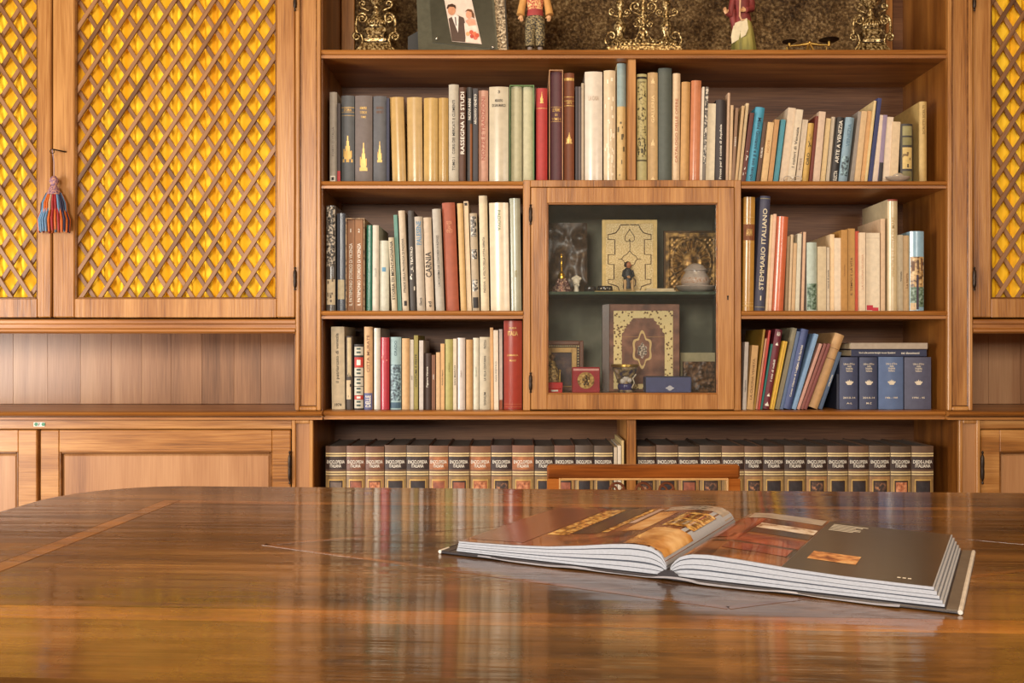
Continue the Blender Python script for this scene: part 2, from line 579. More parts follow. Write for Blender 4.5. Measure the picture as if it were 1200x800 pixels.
# ------------------------------------------------------------------ base cabinets
def base_cabinet(a, b, doors, side):
    x0, x1 = PX(a), PX(b)
    cab = root('base_cabinet', ((x0 + x1) / 2, .15, 0), 'walnut base cabinet with panelled doors under the %s worktop' % side, 'cabinet')
    mb = MB()
    mb.box(x0, x1, .022, BD, 0, WB - .002)
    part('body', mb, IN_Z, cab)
    part('top_rail', MB().box(x0, x1, -.002, .021, PZ(502.5), WB - .001, .002), W_X, cab)
    part('plinth', MB().box(x0, x1, -.004, .021, 0, .075, .002), W_X, cab)
    for da, db, hp in doors:
        u0, u1, z0, z1 = PX(da), PX(db), .078, PZ(503.5)
        d = MB()
        sw = .053
        d.box(u0, u0 + sw, -.004, .018, z0, z1, .0025)
        d.box(u1 - sw, u1, -.004, .018, z0, z1, .0025)
        d.box(u0 + sw, u1 - sw, -.0035, .018, z1 - .062, z1, .0015)
        d.box(u0 + sw, u1 - sw, -.0035, .018, z0, z0 + .08, .0015)
        door = part('door', d, W_X, cab)
        part('bead', frame_panel(MB(), u0 + sw - .001, u1 - sw + .001, z0 + .079, z1 - .061, -.002, .012, .006, .002), BEAD, door)
        p0, p1, q0, q1 = u0 + sw, u1 - sw, z0 + .08, z1 - .062
        pm = MB()
        pm.loft([[(p0 + e, y, q0 + e), (p1 - e, y, q0 + e), (p1 - e, y, q1 - e), (p0 + e, y, q1 - e)] for e, y in ((0, .014), (.004, .010), (.012, .004), (.016, .004))])
        part('panel', pm, PANEL, door)
        for zc in (PZ(547), .22):
            part('hinge', hinge_mb(PX(hp, -.01), -.0145, zc, .094), IRON, door, 40)
    return cab


bl = base_cabinet(-226, 342.5, [(-226, 44, -222), (48, 341, 340)], 'left')
br = base_cabinet(1147.5, 1711, [(1149, 1428, 1150.5), (1432, 1710, 1707)], 'right')
# small inventory sticker
st = root('inventory_sticker', P(46, 500, -.003), 'tiny white sticker with green dots and a 7 on the cabinet rail', 'sticker')
part('paper', MB().box(PX(40), PX(53), -.0033, -.0021, PZ(499.5), PZ(494.5)), WHITE, st)
for q in (42.3, 50.6):
    c = P(q, 497, -.0035)
    part('dot', MB().prism([(c[0] + .0052 * math.cos(t * math.pi / 5), c[2] + .0052 * math.sin(t * math.pi / 5)) for t in range(10)], 'y', -.0038, -.0030), plain('green_ink', (60, 130, 95)), st)

# ------------------------------------------------------------------ glazed display cabinet standing on the worktop
dc = root('display_cabinet', (PX(740), .14, WZ), 'small walnut display cabinet with one glazed door in the bookcase', 'cabinet')
y0v = -.006
VI = mottled('grey_green_lining', ((92, 92, 78), (116, 115, 98), (140, 137, 118)), 9, .8)
vt = PZ(211.3)
g = MB()
g.box(VX0, PX(621.5), y0v, BD - .002, WZ + .001, vt, .0015)
g.box(PX(860), VX1, y0v, BD - .002, WZ + .001, vt, .0015)
g.box(PX(621.5), PX(860), y0v, BD - .002, PZ(219.5), vt, .0015)
g.box(PX(621.5), PX(860), y0v + .02, BD - .002, WZ + .001, PZ(461.3) - .0006)
part('carcass', g, W_Z, dc)
part('lining', MB().box(PX(621.5), PX(860), BD - .010, BD - .003, PZ(461.3), PZ(219.5)).box(PX(621.5), PX(622.5), .03, BD - .010, PZ(461.3), PZ(219.5)).box(PX(859), PX(860), .03, BD - .010, PZ(461.3), PZ(219.5)), VI, dc)
d = MB()
dx0, dx1, dz0, dz1 = PX(622.3), PX(859.5), PZ(479.5), PZ(220.3)
gx0, gx1, gz0, gz1 = PX(641), PX(840.5), PZ(461.5), PZ(238.5)
d.box(dx0, gx0, -.010, .014, dz0, dz1, .0015)
d.box(gx1, dx1, -.010, .014, dz0, dz1, .0015)
d.box(gx0, gx1, -.0098, .014, dz0, gz0, .0015)
d.box(gx0, gx1, -.0098, .014, gz1, dz1, .0015)
vd = part('door', d, W_Z, dc)
part('bead', frame_panel(MB(), gx0 - .0005, gx1 + .0005, gz0 - .0005, gz1 + .0005, -.007, .008, .0042, .0012), SH_X, vd)
GL, nt, b_ = nodes('window_glass')
N, L = nt.nodes, nt.links
N.remove(b_)
tr = N.new('ShaderNodeBsdfTransparent'); tr.inputs[0].default_value = (.985, .99, .985, 1)
gl = N.new('ShaderNodeBsdfGlossy'); gl.inputs['Roughness'].default_value = .03
df = N.new('ShaderNodeBsdfDiffuse'); df.inputs[0].default_value = (.5, .55, .5, 1)  # grey-green diffuse share imitates a faint reflected haze on the pane
fr = N.new('ShaderNodeFresnel'); fr.inputs[0].default_value = 1.45
m1 = N.new('ShaderNodeMixShader'); m2 = N.new('ShaderNodeMixShader'); m2.inputs[0].default_value = .02
L.new(fr.outputs[0], m1.inputs[0]); L.new(tr.outputs[0], m1.inputs[1]); L.new(gl.outputs[0], m1.inputs[2])
L.new(m1.outputs[0], m2.inputs[1]); L.new(df.outputs[0], m2.inputs[2])
L.new(m2.outputs[0], N['Material Output'].inputs[0])
part('glass_pane', MB().box(gx0 + .002, gx1 - .002, .001, .0035, gz0 + .002, gz1 - .002), GL, vd)
for py in (252, 448):
    part('hinge', hinge_mb(PX(621.8, -.01), -.012, PZ(py), .058), IRON, vd, 40)
part('keyhole', MB().lathe([(.0022, 0), (.0022, .001)], (0, 0, 0), 8).box(-.0011, .0011, -.001, .001, -.004, 0), BLACK, vd)
kh = bpy.data.objects[[o.name for o in vd.children if o.name.startswith('keyhole')][0]]
kh.data.clear_geometry()
km = MB()
kx, kz = PX(852), PZ(349)
km.prism([(kx + .0026 * math.cos(t * math.pi / 5), kz + .004 + .0026 * math.sin(t * math.pi / 5)) for t in range(10)], 'y', -.0108, -.0095)
km.prism([(kx - .0016, kz + .004), (kx + .0016, kz + .004), (kx + .0020, kz - .006), (kx - .0020, kz - .006)], 'y', -.0108, -.0095)
off = ROOTLOC[vd]
kh.data.from_pydata([(v[0] - off[0], v[1] - off[1], v[2] - off[2]) for v in km.v], [], km.f)
zG = PZ(341.5, .03)
GE = plain('green_glass_edge', (70, 86, 72), .15)
part('glass_shelf', MB().box(PX(622.6), PX(858.8), .03, BD - .011, zG - .008, zG), GE, dc)

# ------------------------------------------------------------------ table
TC, TR = (.24, -1.38), -.055
TZ = .78
tab = root('table', (TC[0], TC[1], 0), 'large polished walnut table with inlaid bands and rounded corners', 'table', rot=(0, 0, TR), local=True)
TG = ((40, 24, 8), (94, 61, 25), (144, 100, 50))


def table_wood(name, cols, axis='x', bump=.25):
    m = wood(name, *cols, axis, rough=.2, scale=.55, bump=0, fine=1.0, rand=.25, coat=.75)
    nt = m.node_tree
    N, L = nt.nodes, nt.links
    b = N['Principled BSDF']
    sock(b, 'Specular IOR Level').default_value = .15
    tc = N.new('ShaderNodeTexCoord')
    mp = N.new('ShaderNodeMapping'); mp.inputs['Scale'].default_value = (2.2, 34, 1)
    L.new(tc.outputs['Object'], mp.inputs[0])
    n = N.new('ShaderNodeTexNoise'); n.inputs['Scale'].default_value = 1; n.inputs['Detail'].default_value = 5
    L.new(mp.outputs[0], n.inputs['Vector'])
    bp = N.new('ShaderNodeBump'); bp.inputs['Strength'].default_value = bump; bp.inputs['Distance'].default_value = .004
    L.new(n.outputs['Fac'], bp.inputs['Height']); L.new(bp.outputs[0], b.inputs['Normal']); L.new(bp.outputs[0], sock(b, 'Coat Normal'))
    sock(b, 'Coat Roughness').default_value = .07
    ns = N.new('ShaderNodeTexNoise'); ns.inputs['Scale'].default_value = 3.2; ns.inputs['Detail'].default_value = 7; ns.inputs['Roughness'].default_value = .68
    ms = N.new('ShaderNodeMapping'); ms.inputs['Scale'].default_value = (1, 2.6, 1); L.new(tc.outputs['Object'], ms.inputs[0]); L.new(ms.outputs[0], ns.inputs['Vector'])
    rs = N.new('ShaderNodeMapRange'); rs.inputs[1].default_value = .36; rs.inputs[2].default_value = .6; rs.inputs[3].default_value = .3; rs.inputs[4].default_value = 1.0; L.new(ns.outputs['Fac'], rs.inputs[0])
    mx = N.new('ShaderNodeMix'); mx.data_type = 'RGBA'; mx.blend_type = 'MULTIPLY'; mx.inputs[0].default_value = 1.0
    src = b.inputs['Base Color'].links[0].from_socket
    L.new(src, mx.inputs[6]); L.new(rs.outputs[0], mx.inputs[7]); L.new(mx.outputs[2], b.inputs['Base Color'])
    n3 = N.new('ShaderNodeTexNoise'); n3.inputs['Scale'].default_value = 9; n3.inputs['Detail'].default_value = 6
    L.new(tc.outputs['Object'], n3.inputs['Vector'])
    mr = N.new('ShaderNodeMapRange'); mr.inputs[3].default_value = .16; mr.inputs[4].default_value = .4
    L.new(n3.outputs['Fac'], mr.inputs[0]); L.new(mr.outputs[0], b.inputs['Roughness'])
    return m


T_F = table_wood('table_field', TG)
T_B = table_wood('table_border', ((42, 26, 9), (100, 66, 28), (148, 104, 52)))
T_I = table_wood('table_inlay', ((104, 60, 18), (152, 94, 38), (180, 122, 58)))
T_Y = table_wood('table_inlay_across', ((104, 60, 18), (152, 94, 38), (180, 122, 58)), 'y')
T_S = table_wood('table_stringing', ((96, 54, 20), (130, 78, 34), (150, 98, 48)))
hx, hy, r = 1.13, .545, .20
outl = []
for cx_, cy_, a0 in ((hx - r, hy - r, 0), (-hx + r, hy - r, 90), (-hx + r, -hy + r, 180), (hx - r, -hy + r, 270)):
    for k in range(11):
        t = math.radians(a0 + 9 * k)
        outl.append((cx_ + r * math.cos(t), cy_ + r * math.sin(t)))


def clip(poly, a, b, c):     # keep a*x+b*y>=c
    out = []
    for i in range(len(poly)):
        p, q = poly[i], poly[(i + 1) % len(poly)]
        dp, dq = a * p[0] + b * p[1] - c, a * q[0] + b * q[1] - c
        if dp >= 0: out.append(p)
        if (dp >= 0) != (dq >= 0):
            t = dp / (dp - dq)
            out.append((p[0] + (q[0] - p[0]) * t, p[1] + (q[1] - p[1]) * t))
    return out


def slab(name, poly, mat, z0=TZ - .012, z1=TZ):
    m = MB()
    n = len(poly)
    cxm = sum(p[0] for p in poly) / n; cym = sum(p[1] for p in poly) / n
    def ins(p, e):
        dx, dy = p[0] - cxm, p[1] - cym
        l = math.hypot(dx, dy)
        return (p[0] - dx / l * e, p[1] - dy / l * e)
    m.loft([[(p[0], p[1], z0) for p in poly], [(p[0], p[1], z1 - .0012) for p in poly], [(*ins(p, .0012), z1) for p in poly]])
    return part(name, m, mat, tab)


ix, iy, iw = .905, .372, .030
slab('border_board', clip(outl, 0, 1, iy + .0004), T_B)
slab('border_board', clip(outl, 0, -1, iy + .0004), T_B)
for s in (-1, 1):
    slab('border_board', clip(clip(clip(outl, 0, -1, -iy + .0004), 0, 1, -iy + .0004), s, 0, ix + .0004), T_B)
def rect(x0, x1, y0, y1): return [(x0, y0), (x1, y0), (x1, y1), (x0, y1)]
for s in (-1, 1):
    slab('inlay_strip', rect(s * (ix - iw / 2) - iw / 2 + .0003, s * (ix - iw / 2) + iw / 2 - .0003, -iy, iy), T_Y)
    w_ = iw if s > 0 else .046
    slab('inlay_strip', rect(-ix + iw, ix - iw, (iy - w_) if s > 0 else -iy, iy if s > 0 else -iy + w_), T_I)
ys = [-iy + .0465, -.155, .03, .19, iy - iw - .0005]
for k in range(4):
    slab('field_board', rect(-ix + iw + .0004, ix - iw - .0004, ys[k] + .0003, ys[k + 1] - .0003), T_F)
lz = [(-.60, .0), (0, -.295), (.60, .0), (0, .295)]
for k in range(4):
    p, q = lz[k], lz[(k + 1) % 4]
    t = Vector((q[0] - p[0], q[1] - p[1], 0)).normalized()
    nrm = Vector((-t.y, t.x, 0)) * .005
    poly = [(p[0] - nrm.x, p[1] - nrm.y), (q[0] - nrm.x, q[1] - nrm.y), (q[0] + nrm.x, q[1] + nrm.y), (p[0] + nrm.x, p[1] + nrm.y)]
    m = MB().prism(poly, 'z', TZ - .001, TZ + .0003)
    part('stringing', m, T_S, tab)
part('sub_top', MB().prism([(p[0] * .995, p[1] * .99) for p in outl], 'z', TZ - .034, TZ - .0125), T_B, tab)
part('apron', MB().box(-.93, .93, -.40, -.375, TZ - .14, TZ - .034).box(-.93, .93, .375, .40, TZ - .14, TZ - .034).box(-.93, -.905, -.375, .375, TZ - .14, TZ - .034).box(.905, .93, -.375, .375, TZ - .14, TZ - .034), T_B, tab)
for sx in (-1, 1):
    for sy in (-1, 1):
        c = (sx * .88, sy * .35, 0)
        lg = MB().lathe([(.018, 0), (.026, .02), (.03, .06), (.022, .09), (.028, .12), (.034, .3), (.042, .5), (.030, .53), (.040, .56), (.040, .60)], c, 16)
        lg.box(c[0] - .04, c[0] + .04, c[1] - .04, c[1] + .04, .60, TZ - .036, .004)
        part('leg', lg, T_B, tab, 40)

# ------------------------------------------------------------------ chair on the far side of the table
CHW = wood('chair_mahogany', (84, 40, 13), (140, 76, 27), (176, 106, 46), 'x', rough=.2, coat=.6)
cy = 2.05 - FY                 # backrest plane
cX0, cX1 = PX(641, cy), PX(866, cy)
cxm = (cX0 + cX1) / 2
ch = root('chair', (cxm, cy - .2, 0), 'mahogany chair with open carved back tucked under the table', 'chair')
zt = PZ(544, cy)
pt = .026
part('top_rail', MB().box(cX0, cX1, cy - .011, cy + .011, zt - .029, zt, .004), CHW, ch)
for x in (cX0, cX1 - pt):
    part('back_post', MB().loft([[(x, cy - .012 + e, z), (x + pt, cy - .012 + e, z), (x + pt, cy + .012 + e, z), (x, cy + .012 + e, z)] for z, e in ((0, .06), (.2, .02), (.44, 0), (zt - .029, 0))]), CHW, ch)
part('bead', frame_panel(MB(), cX0 + pt - .001, cX1 - pt + .001, .5, zt - .028, cy - .014, .008, .004, .001), plain('chair_bead', (196, 150, 96), .25), ch)
part('lower_rail', MB().box(cX0 + pt, cX1 - pt, cy - .009, cy + .009, .50, .53, .003), CHW, ch)
CARV = plain('carved_mahogany', (110, 62, 40), .22, coat=.4)
for q in (723, 753.5, 781):
    cxq, czq = PX(q, cy), PZ(574, cy)
    sp = MB()
    pts = [(cxq + .0155 * math.cos(t * math.pi / 12), cy - .003, czq + .0155 * math.sin(t * math.pi / 12)) for t in range(25)]
    sp.tube(pts, .0028, 6)
    for k in range(3):
        t0 = math.pi / 2 + k * 2 * math.pi / 3
        sp.tube([(cxq + rr * math.cos(t0 + rr * 60), cy - .004, czq + rr * math.sin(t0 + rr * 60)) for rr in (.001, .004, .007, .010, .013, .0155)], .0024, 6)
    sp.tube([(cxq, cy, czq - .0155), (cxq, cy, .6), (cxq, cy, .53)], [.004, .007, .009], 8)
    part('splat', sp, CARV, ch, 50)
part('seat', MB().box(cX0 - .01, cX1 + .01, cy - .41, cy + .005, .415, .455, .012), plain('seat_leather', (92, 52, 30), .4), ch)
part('seat_rail', MB().box(cX0, cX1, cy - .40, cy - .012, .36, .414, .003), CHW, ch)
for x in (cX0 + .02, cX1 - .02):
    part('leg', MB().lathe([(.011, 0), (.016, .1), (.020, .3), (.022, .36)], (x, cy - .375, 0), 12), CHW, ch, 40)
# ------------------------------------------------------------------ books
ORD = ['', 'first', 'second', 'third', 'fourth', 'fifth', 'sixth', 'seventh', 'eighth', 'ninth', 'tenth', 'eleventh', 'twelfth', 'thirteenth', 'fourteenth',
       'fifteenth', 'sixteenth', 'seventeenth', 'eighteenth', 'nineteenth', 'twentieth']
TENS = {20: 'twenty', 30: 'thirty'}


def ordn(n):
    if n <= 20: return ORD[n]
    if n == 30: return 'thirtieth'
    return TENS[n // 10 * 10] + '-' + ORD[n % 10]


TXT = {}


def text_mesh(body):
    if body not in TXT:
        cu = bpy.data.curves.new('lettering', 'FONT')
        cu.body = body
        cu.resolution_u = 2
        cu.offset = .012
        cu.align_x = 'CENTER'
        cu.space_line = .85
        ob = bpy.data.objects.new('lettering', cu)
        me = bpy.data.meshes.new_from_object(ob)
        vs = [tuple(v.co[:2]) for v in me.vertices]
        fs = [tuple(p.vertices) for p in me.polygons]
        bpy.data.objects.remove(ob)
        bpy.data.curves.remove(cu)
        bpy.data.meshes.remove(me)
        x0, x1 = min(v[0] for v in vs), max(v[0] for v in vs)
        y0, y1 = min(v[1] for v in vs), max(v[1] for v in vs)
        TXT[body] = ([((v[0] - x0) / (x1 - x0), (v[1] - y0) / (y1 - y0)) for v in vs], fs, (x1 - x0) / (y1 - y0))
    return TXT[body]


def letter_mb(body, x0, x1, z0, z1, yf, d='u', keep=True):
    """lettering fitted in a rectangle of the xz plane facing -y. d: u bottom-up, d top-down, h level"""
    vs, fs, asp = text_mesh(body)
    W, H = (z1 - z0, x1 - x0) if d in 'ud' else (x1 - x0, z1 - z0)
    if keep:                                    # do not stretch beyond 1.5 times
        if W / H > asp * 1.5:
            nw = asp * 1.5 * H
            c = (z0 + z1) / 2 if d in 'ud' else (x0 + x1) / 2
            if d in 'ud': z0, z1 = c - nw / 2, c + nw / 2
            else: x0, x1 = c - nw / 2, c + nw / 2
    m = MB()
    out = []
    for u, v in vs:
        if d == 'h': x, z = x0 + (x1 - x0) * u, z0 + (z1 - z0) * v
        elif d == 'u': x, z = x1 - (x1 - x0) * v, z0 + (z1 - z0) * u
        else: x, z = x0 + (x1 - x0) * v, z1 - (z1 - z0) * u
        out.append((x, yf(x) - (.0012 if d == 'h' else .0007), z))
    m.add(out, fs)
    return m


def patch_mb(x0, x1, z0, z1, yf, seg=4, lift=.0004):
    m = MB()
    n = seg + 1
    vs = []
    for z in (z0, z1):
        for i in range(n):
            x = x0 + (x1 - x0) * i / seg
            vs.append((x, yf(x) - lift, z))
    return m.add(vs, [(i, i + 1, n + i + 1, n + i) for i in range(seg)])


def cover_mat(col, gloss):
    g_ = (col[0] * .35 + col[1] * .5 + col[2] * .15)
    col = tuple((c + (g_ - c) * .16) * .955 for c in col)
    if gloss: return plain('glossy_cover', col, .25, var=.06, nscale=45, coat=.3)
    return plain('book_cover', col, .55, var=.07, nscale=70)


def inkmat(c):
    if c == 'w': return WHITE
    if c == 'k': return BLACK
    if c == 'g': return EDGEG
    return plain('printed_ink', c, .55)


def make_book(name, loc, rot, w_, h, dep, col, sgn, typ, label, group, decor=(), gloss=False, pages=None):
    """sgn +1: local x 0..w, -1: local x -w..0; spine faces -y"""
    r_ = root(name, loc, label, 'book', group, rot=(0, rot, 0) if rot else None, local=True)
    xa, xb = (0, w_) if sgn > 0 else (-w_, 0)
    b = min(.22 * w_, .0055) if typ == 'h' else .0004
    xc = (xa + xb) / 2
    yf = lambda x: b * ((x - xc) / (w_ / 2)) ** 2
    t = .0022 if typ == 'h' else .0009
    t = min(t, w_ * .2)
    na = 6
    outer = [(xa, dep)] + [(xa + w_ * i / na, yf(xa + w_ * i / na)) for i in range(na + 1)] + [(xb, dep)]
    inner = [(xa + t, dep)] + [(xa + t + (w_ - 2 * t) * i / na, yf(xa + w_ * i / na) + t) for i in range(na + 1)] + [(xb - t, dep)]
    k = len(outer)
    m = MB()
    vs = [(x, y, 0) for x, y in outer] + [(x, y, 0) for x, y in inner] + [(x, y, h) for x, y in outer] + [(x, y, h) for x, y in inner]
    fs = []
    for i in range(k - 1):
        fs += [(i, i + 1, 2 * k + i + 1, 2 * k + i), (k + i + 1, k + i, 3 * k + i, 3 * k + i + 1),
               (2 * k + i, 2 * k + i + 1, 3 * k + i + 1, 3 * k + i), (i + 1, i, k + i, k + i + 1)]
    fs += [(0, k, 3 * k, 2 * k), (k - 1, 2 * k - 1, 4 * k - 1, 3 * k - 1)]
    m.add(vs, fs)
    cov = part('cover', m, cover_mat(col, gloss), r_, 40)
    e = .003 if typ == 'h' else .0004
    part('page_block', MB().box(xa + t, xb - t, b + t + .0005, dep - e, e, h - e * 1.2), pages or PAPER, r_)
    for D in decor:
        if D[0] == 'T':
            _, body, z0, z1, wf, c, dr = D
            o = part('lettering', letter_mb(body, xc - w_ * wf / 2, xc + w_ * wf / 2, h * z0, h * z1, yf if dr == 'h' else (lambda x: .0001), dr), inkmat(c), cov, recalc=False)
        elif D[0] == 'B':
            _, z0, z1, c = D
            part('spine_band', patch_mb(xa + .0002, xb - .0002, h * z0, h * z1, yf), inkmat(c), cov, recalc=False)
        elif D[0] == 'P':
            _, x0, x1, z0, z1, c = D
            part('printed_patch', patch_mb(xa + w_ * x0, xa + w_ * x1, h * z0, h * z1, yf, 4, .0005), inkmat(c) if not isinstance(c, bpy.types.Material) else c, cov, recalc=False)
        elif D[0] == 'O':            # small gilt castle ornament
            _, z0, z1, wf, c = D
            mm = MB()
            zz0, zz1, ww = h * z0, h * z1, w_ * wf
            hh = zz1 - zz0
            for (u0, u1, v0, v1) in ((-.5, .5, 0, .12), (-.35, .35, .12, .42), (-.22, .22, .42, .62), (-.12, .14, .62, .8), (-.05, .07, .8, 1), (-.45, -.3, .2, .5), (.3, .42, .18, .44)):
                a = patch_mb(xc + ww * u0, xc + ww * u1, zz0 + hh * v0, zz0 + hh * v1, yf, 2, .0006)
                mm.add(a.v, a.f)
            part('gilt_ornament', mm, inkmat(c), cov, recalc=False)
        elif D[0] == 'S':            # scattered printed marks
            _, z0, z1, cnt, c = D
            mm = MB()
            rr = random.Random(int(w_ * 1e5) + cnt)
            for q in range(cnt):
                u = rr.uniform(.05, .8); zq = rr.uniform(z0, z1) * h; hw = rr.uniform(.06, .2) * w_; hz = rr.uniform(.004, .014) * h / .3
                a = patch_mb(xa + w_ * u, min(xa + w_ * u + hw, xb - .0003), zq, min(zq + hz, h * .995), yf, 2, .0006 + q * 1e-6)
                mm.add(a.v, a.f)
            part('printed_marks', mm, inkmat(c), cov, recalc=False)
    return r_


def row(recs, zshelf, zmax, place, group, ybase=.028):
    n = len(recs)
    for i, rec in enumerate(recs):
        xl, xr, yt, lean, col, desc = rec[:6]
        decor = rec[6] if len(rec) > 6 else ()
        flag = rec[7] if len(rec) > 7 else ''
        random.seed(i * 31 + int(xl))
        wpx = (xr - xl)
        yb = ybase + random.uniform(0, .014)
        k = (FY + yb) / F
        ht = min(PZ(yt, yb) - zshelf, zmax - zshelf - .003)
        dx = lean * k
        a = math.atan2(dx, ht)
        w_ = wpx * k * math.cos(a) * .985
        h = ht / math.cos(a) - (w_ * math.sin(abs(a)) if abs(a) > .06 else 0)
        dep = min(random.uniform(.155, .185) + h * .12, BD - yb - .012)
        gloss = 'g' in flag
        typ = 'p' if ('p' in flag or w_ < .014) else 'h'
        if lean >= 0: X, sgn = PX(xr, yb), -1
        else: X, sgn = PX(xl, yb), 1
        if i < (n + 1) // 2: pos = '%s from left' % ordn(i + 1)
        else: pos = '%s from right' % ordn(n - i)
        lab = '%s, %s, %s' % (desc, pos, place)
        nm = 'hardback_book' if typ == 'h' else 'paperback_book'
        make_book(nm, (X, yb, zshelf + .0006), a, w_, h, dep, col, sgn, typ, lab, group, decor, gloss)


def T(body, z0=.12, z1=.75, wf=.42, c='k', d='u'): return ('T', body, z0, z1, wf, c, d)
def Bn(z0, z1, c='g'): return ('B', z0, z1, c)
def Pt(x0, x1, z0, z1, c): return ('P', x0, x1, z0, z1, c)


PICT = mottled('printed_landscape', ((40, 60, 48), (96, 120, 96), (150, 170, 160)), 120, .4)
CITY = mottled('printed_town', ((70, 46, 34), (178, 142, 92), (214, 186, 132)), 90, .35)
SPECK = mottled('speckled_print', ((48, 44, 40), (110, 104, 96), (206, 196, 178)), 150, .3, contrast=(.42, .6))
BLUEP = mottled('blue_print', ((48, 58, 66), (96, 120, 130), (150, 180, 188)), 140, .4, contrast=(.38, .62))
ORNM = mottled('dark_ornament_print', ((52, 46, 34), (150, 138, 88), (196, 184, 128)), 130, .5, contrast=(.36, .5))
CR, TA, YE = (222, 205, 170), (214, 170, 114), (202, 160, 88)

ROW1A = [
    (385.9, 394.6, 108, 0, (168, 158, 142), 'slim pale grey hardback with small white label', [T('FORTI D ITALIA', .3, .62, .3, (110, 100, 92)), Pt(.1, .8, .02, .085, 'w'), Pt(.2, .7, .035, .07, 'k')]),
    (395.2, 398.8, 121, 0, (58, 44, 42), 'thin dark booklet with red foot', [Pt(0, 1, .0, .15, (176, 40, 40))]),
    (399.6, 414.9, 112, 0, (88, 92, 96), 'grey-blue cloth hardback with gilt castle', [('O', .24, .54, .78, 'g'), Bn(.86, .867), Bn(.81, .814), Bn(.77, .774), T('STORIA', .82, .85, .6, 'g', 'h')]),
    (415.5, 436, 112, 0, (112, 98, 92), 'grey-brown cloth hardback with gilt castle', [('O', .14, .46, .45, 'g'), T('MEMORIE', .84, .87, .4, 'g', 'h'), T('STORICHE', .79, .82, .4, 'g', 'h'), T('TOMO', .74, .765, .3, 'g', 'h')]),
    (436.8, 452.8, 112.6, 0, (92, 92, 96), 'grey cloth hardback with small gilt tower', [('O', .24, .48, .36, 'g'), T('ANNALI', .85, .88, .55, (120, 84, 60), 'h'), T('VENETI', .80, .83, .55, (120, 84, 60), 'h')]),
    (453.2, 456.2, 115, 0, (46, 48, 78), 'thin navy blue book'),
    (459.7, 475.8, 114, -3, YE, 'yellow paper-wrapped book leaning slightly left', [], 'g'),
    (477.5, 495.4, 114, -1, (202, 164, 98), 'wide yellow-cream paper-wrapped book', [], 'g'),
    (496.3, 512.8, 114.7, 0, (204, 162, 84), 'golden yellow wrapped hardback', [], 'g'),
    (513.2, 525.2, 114.7, 0, (194, 152, 78), 'narrower golden yellow wrapped hardback', [], 'g'),
    (525.6, 537.4, 99, 0, (192, 182, 160), 'tall pale grey hardback with black title', [T('TOMO I   CORSI DEI MERCATI E CLEMENTI', .13, .84, .28)]),
    (538, 545.7, 102.4, 0, (96, 60, 40), 'dark brown book with white vertical lettering', [T('RASSEGNA DI STUDI', .3, .95, .6, 'w')]),
    (547, 553.4, 102.4, 0, (70, 68, 68), 'narrow charcoal book with white title', [T('NUOVI ANNI', .66, .88, .5, 'w'), Pt(.6, 1, .02, .62, (150, 96, 60))]),
    (554.2, 559.8, 103.8, 0, (58, 54, 60), 'narrow black book with white title', [T('ARCHIVIO VENETO', .62, .94, .5, 'w')]),
    (560.5, 572, 106, 0, (206, 150, 124), 'salmon pink book with vertical red title', [T('NOZZE E TRADIZIONI', .25, .93, .4, (160, 84, 66))]),
    (573, 596, 101.7, 0, (206, 192, 162), 'wide glossy beige volume with small dark title', [T('MEDIOEVO', .84, .87, .4, 'k', 'h'), T('DI SAN MARCO', .79, .82, .7, 'k', 'h'), T('3', .93, .96, .1, 'k', 'h')], 'g'),
    (598.6, 611.6, 101, 0, (190, 184, 144), 'pale green volume left in green slipcase', []),
    (612.4, 625, 101, 0, (194, 188, 148), 'pale green volume right in green slipcase', []),
    (628.2, 641.4, 103.4, 0, (192, 44, 40), 'bright red hardback with small gilt mark', [Bn(.785, .79), ('O', .84, .96, .3, 'g')]),
    (645, 658.6, 83.5, 0, (98, 52, 62), 'tall plum leather volume with gilt title', [T('LE RIME', .64, .67, .7, 'g', 'h'), T('DI', .6, .62, .2, 'g', 'h'), T('TOMO II', .56, .585, .8, 'g', 'h'), Bn(.68, .683), Bn(.55, .553)]),
    (660.8, 673, 85.5, 0, (134, 66, 30), 'brown leather volume with gilt bands', [Bn(.93, .955), Bn(.78, .785), Bn(.745, .75), Bn(.70, .706), ('O', .36, .46, .6, 'g'), Bn(.0, .02), T('VITE', .715, .738, .6, 'g', 'h')]),
    (674.4, 677.4, 101.7, 0, (62, 54, 60), 'very thin dark grey booklet'),
    (677.8, 680.8, 101.7, 0, (96, 84, 84), 'very thin grey booklet'),
    (681.4, 684.4, 97.6, 0, (186, 164, 132), 'very thin cream booklet'),
    (685.2, 706, 84, 0, (226, 212, 192), 'wide silvery white film-wrapped volume', [T('LA CASA', .74, .78, .6, (180, 160, 140), 'h')], 'g'),
    (707.5, 721.5, 82.5, 0, (222, 198, 158), 'cream film-wrapped volume with faint print', [('S', .06, .95, 26, (240, 226, 200))], 'g'),
    (723, 733.6, 71.5, 0, (206, 172, 106), 'very tall map-print book with blue-grey top', [Bn(.64, 1, (138, 158, 158)), ('S', .05, .5, 8, (90, 80, 56))]),
]
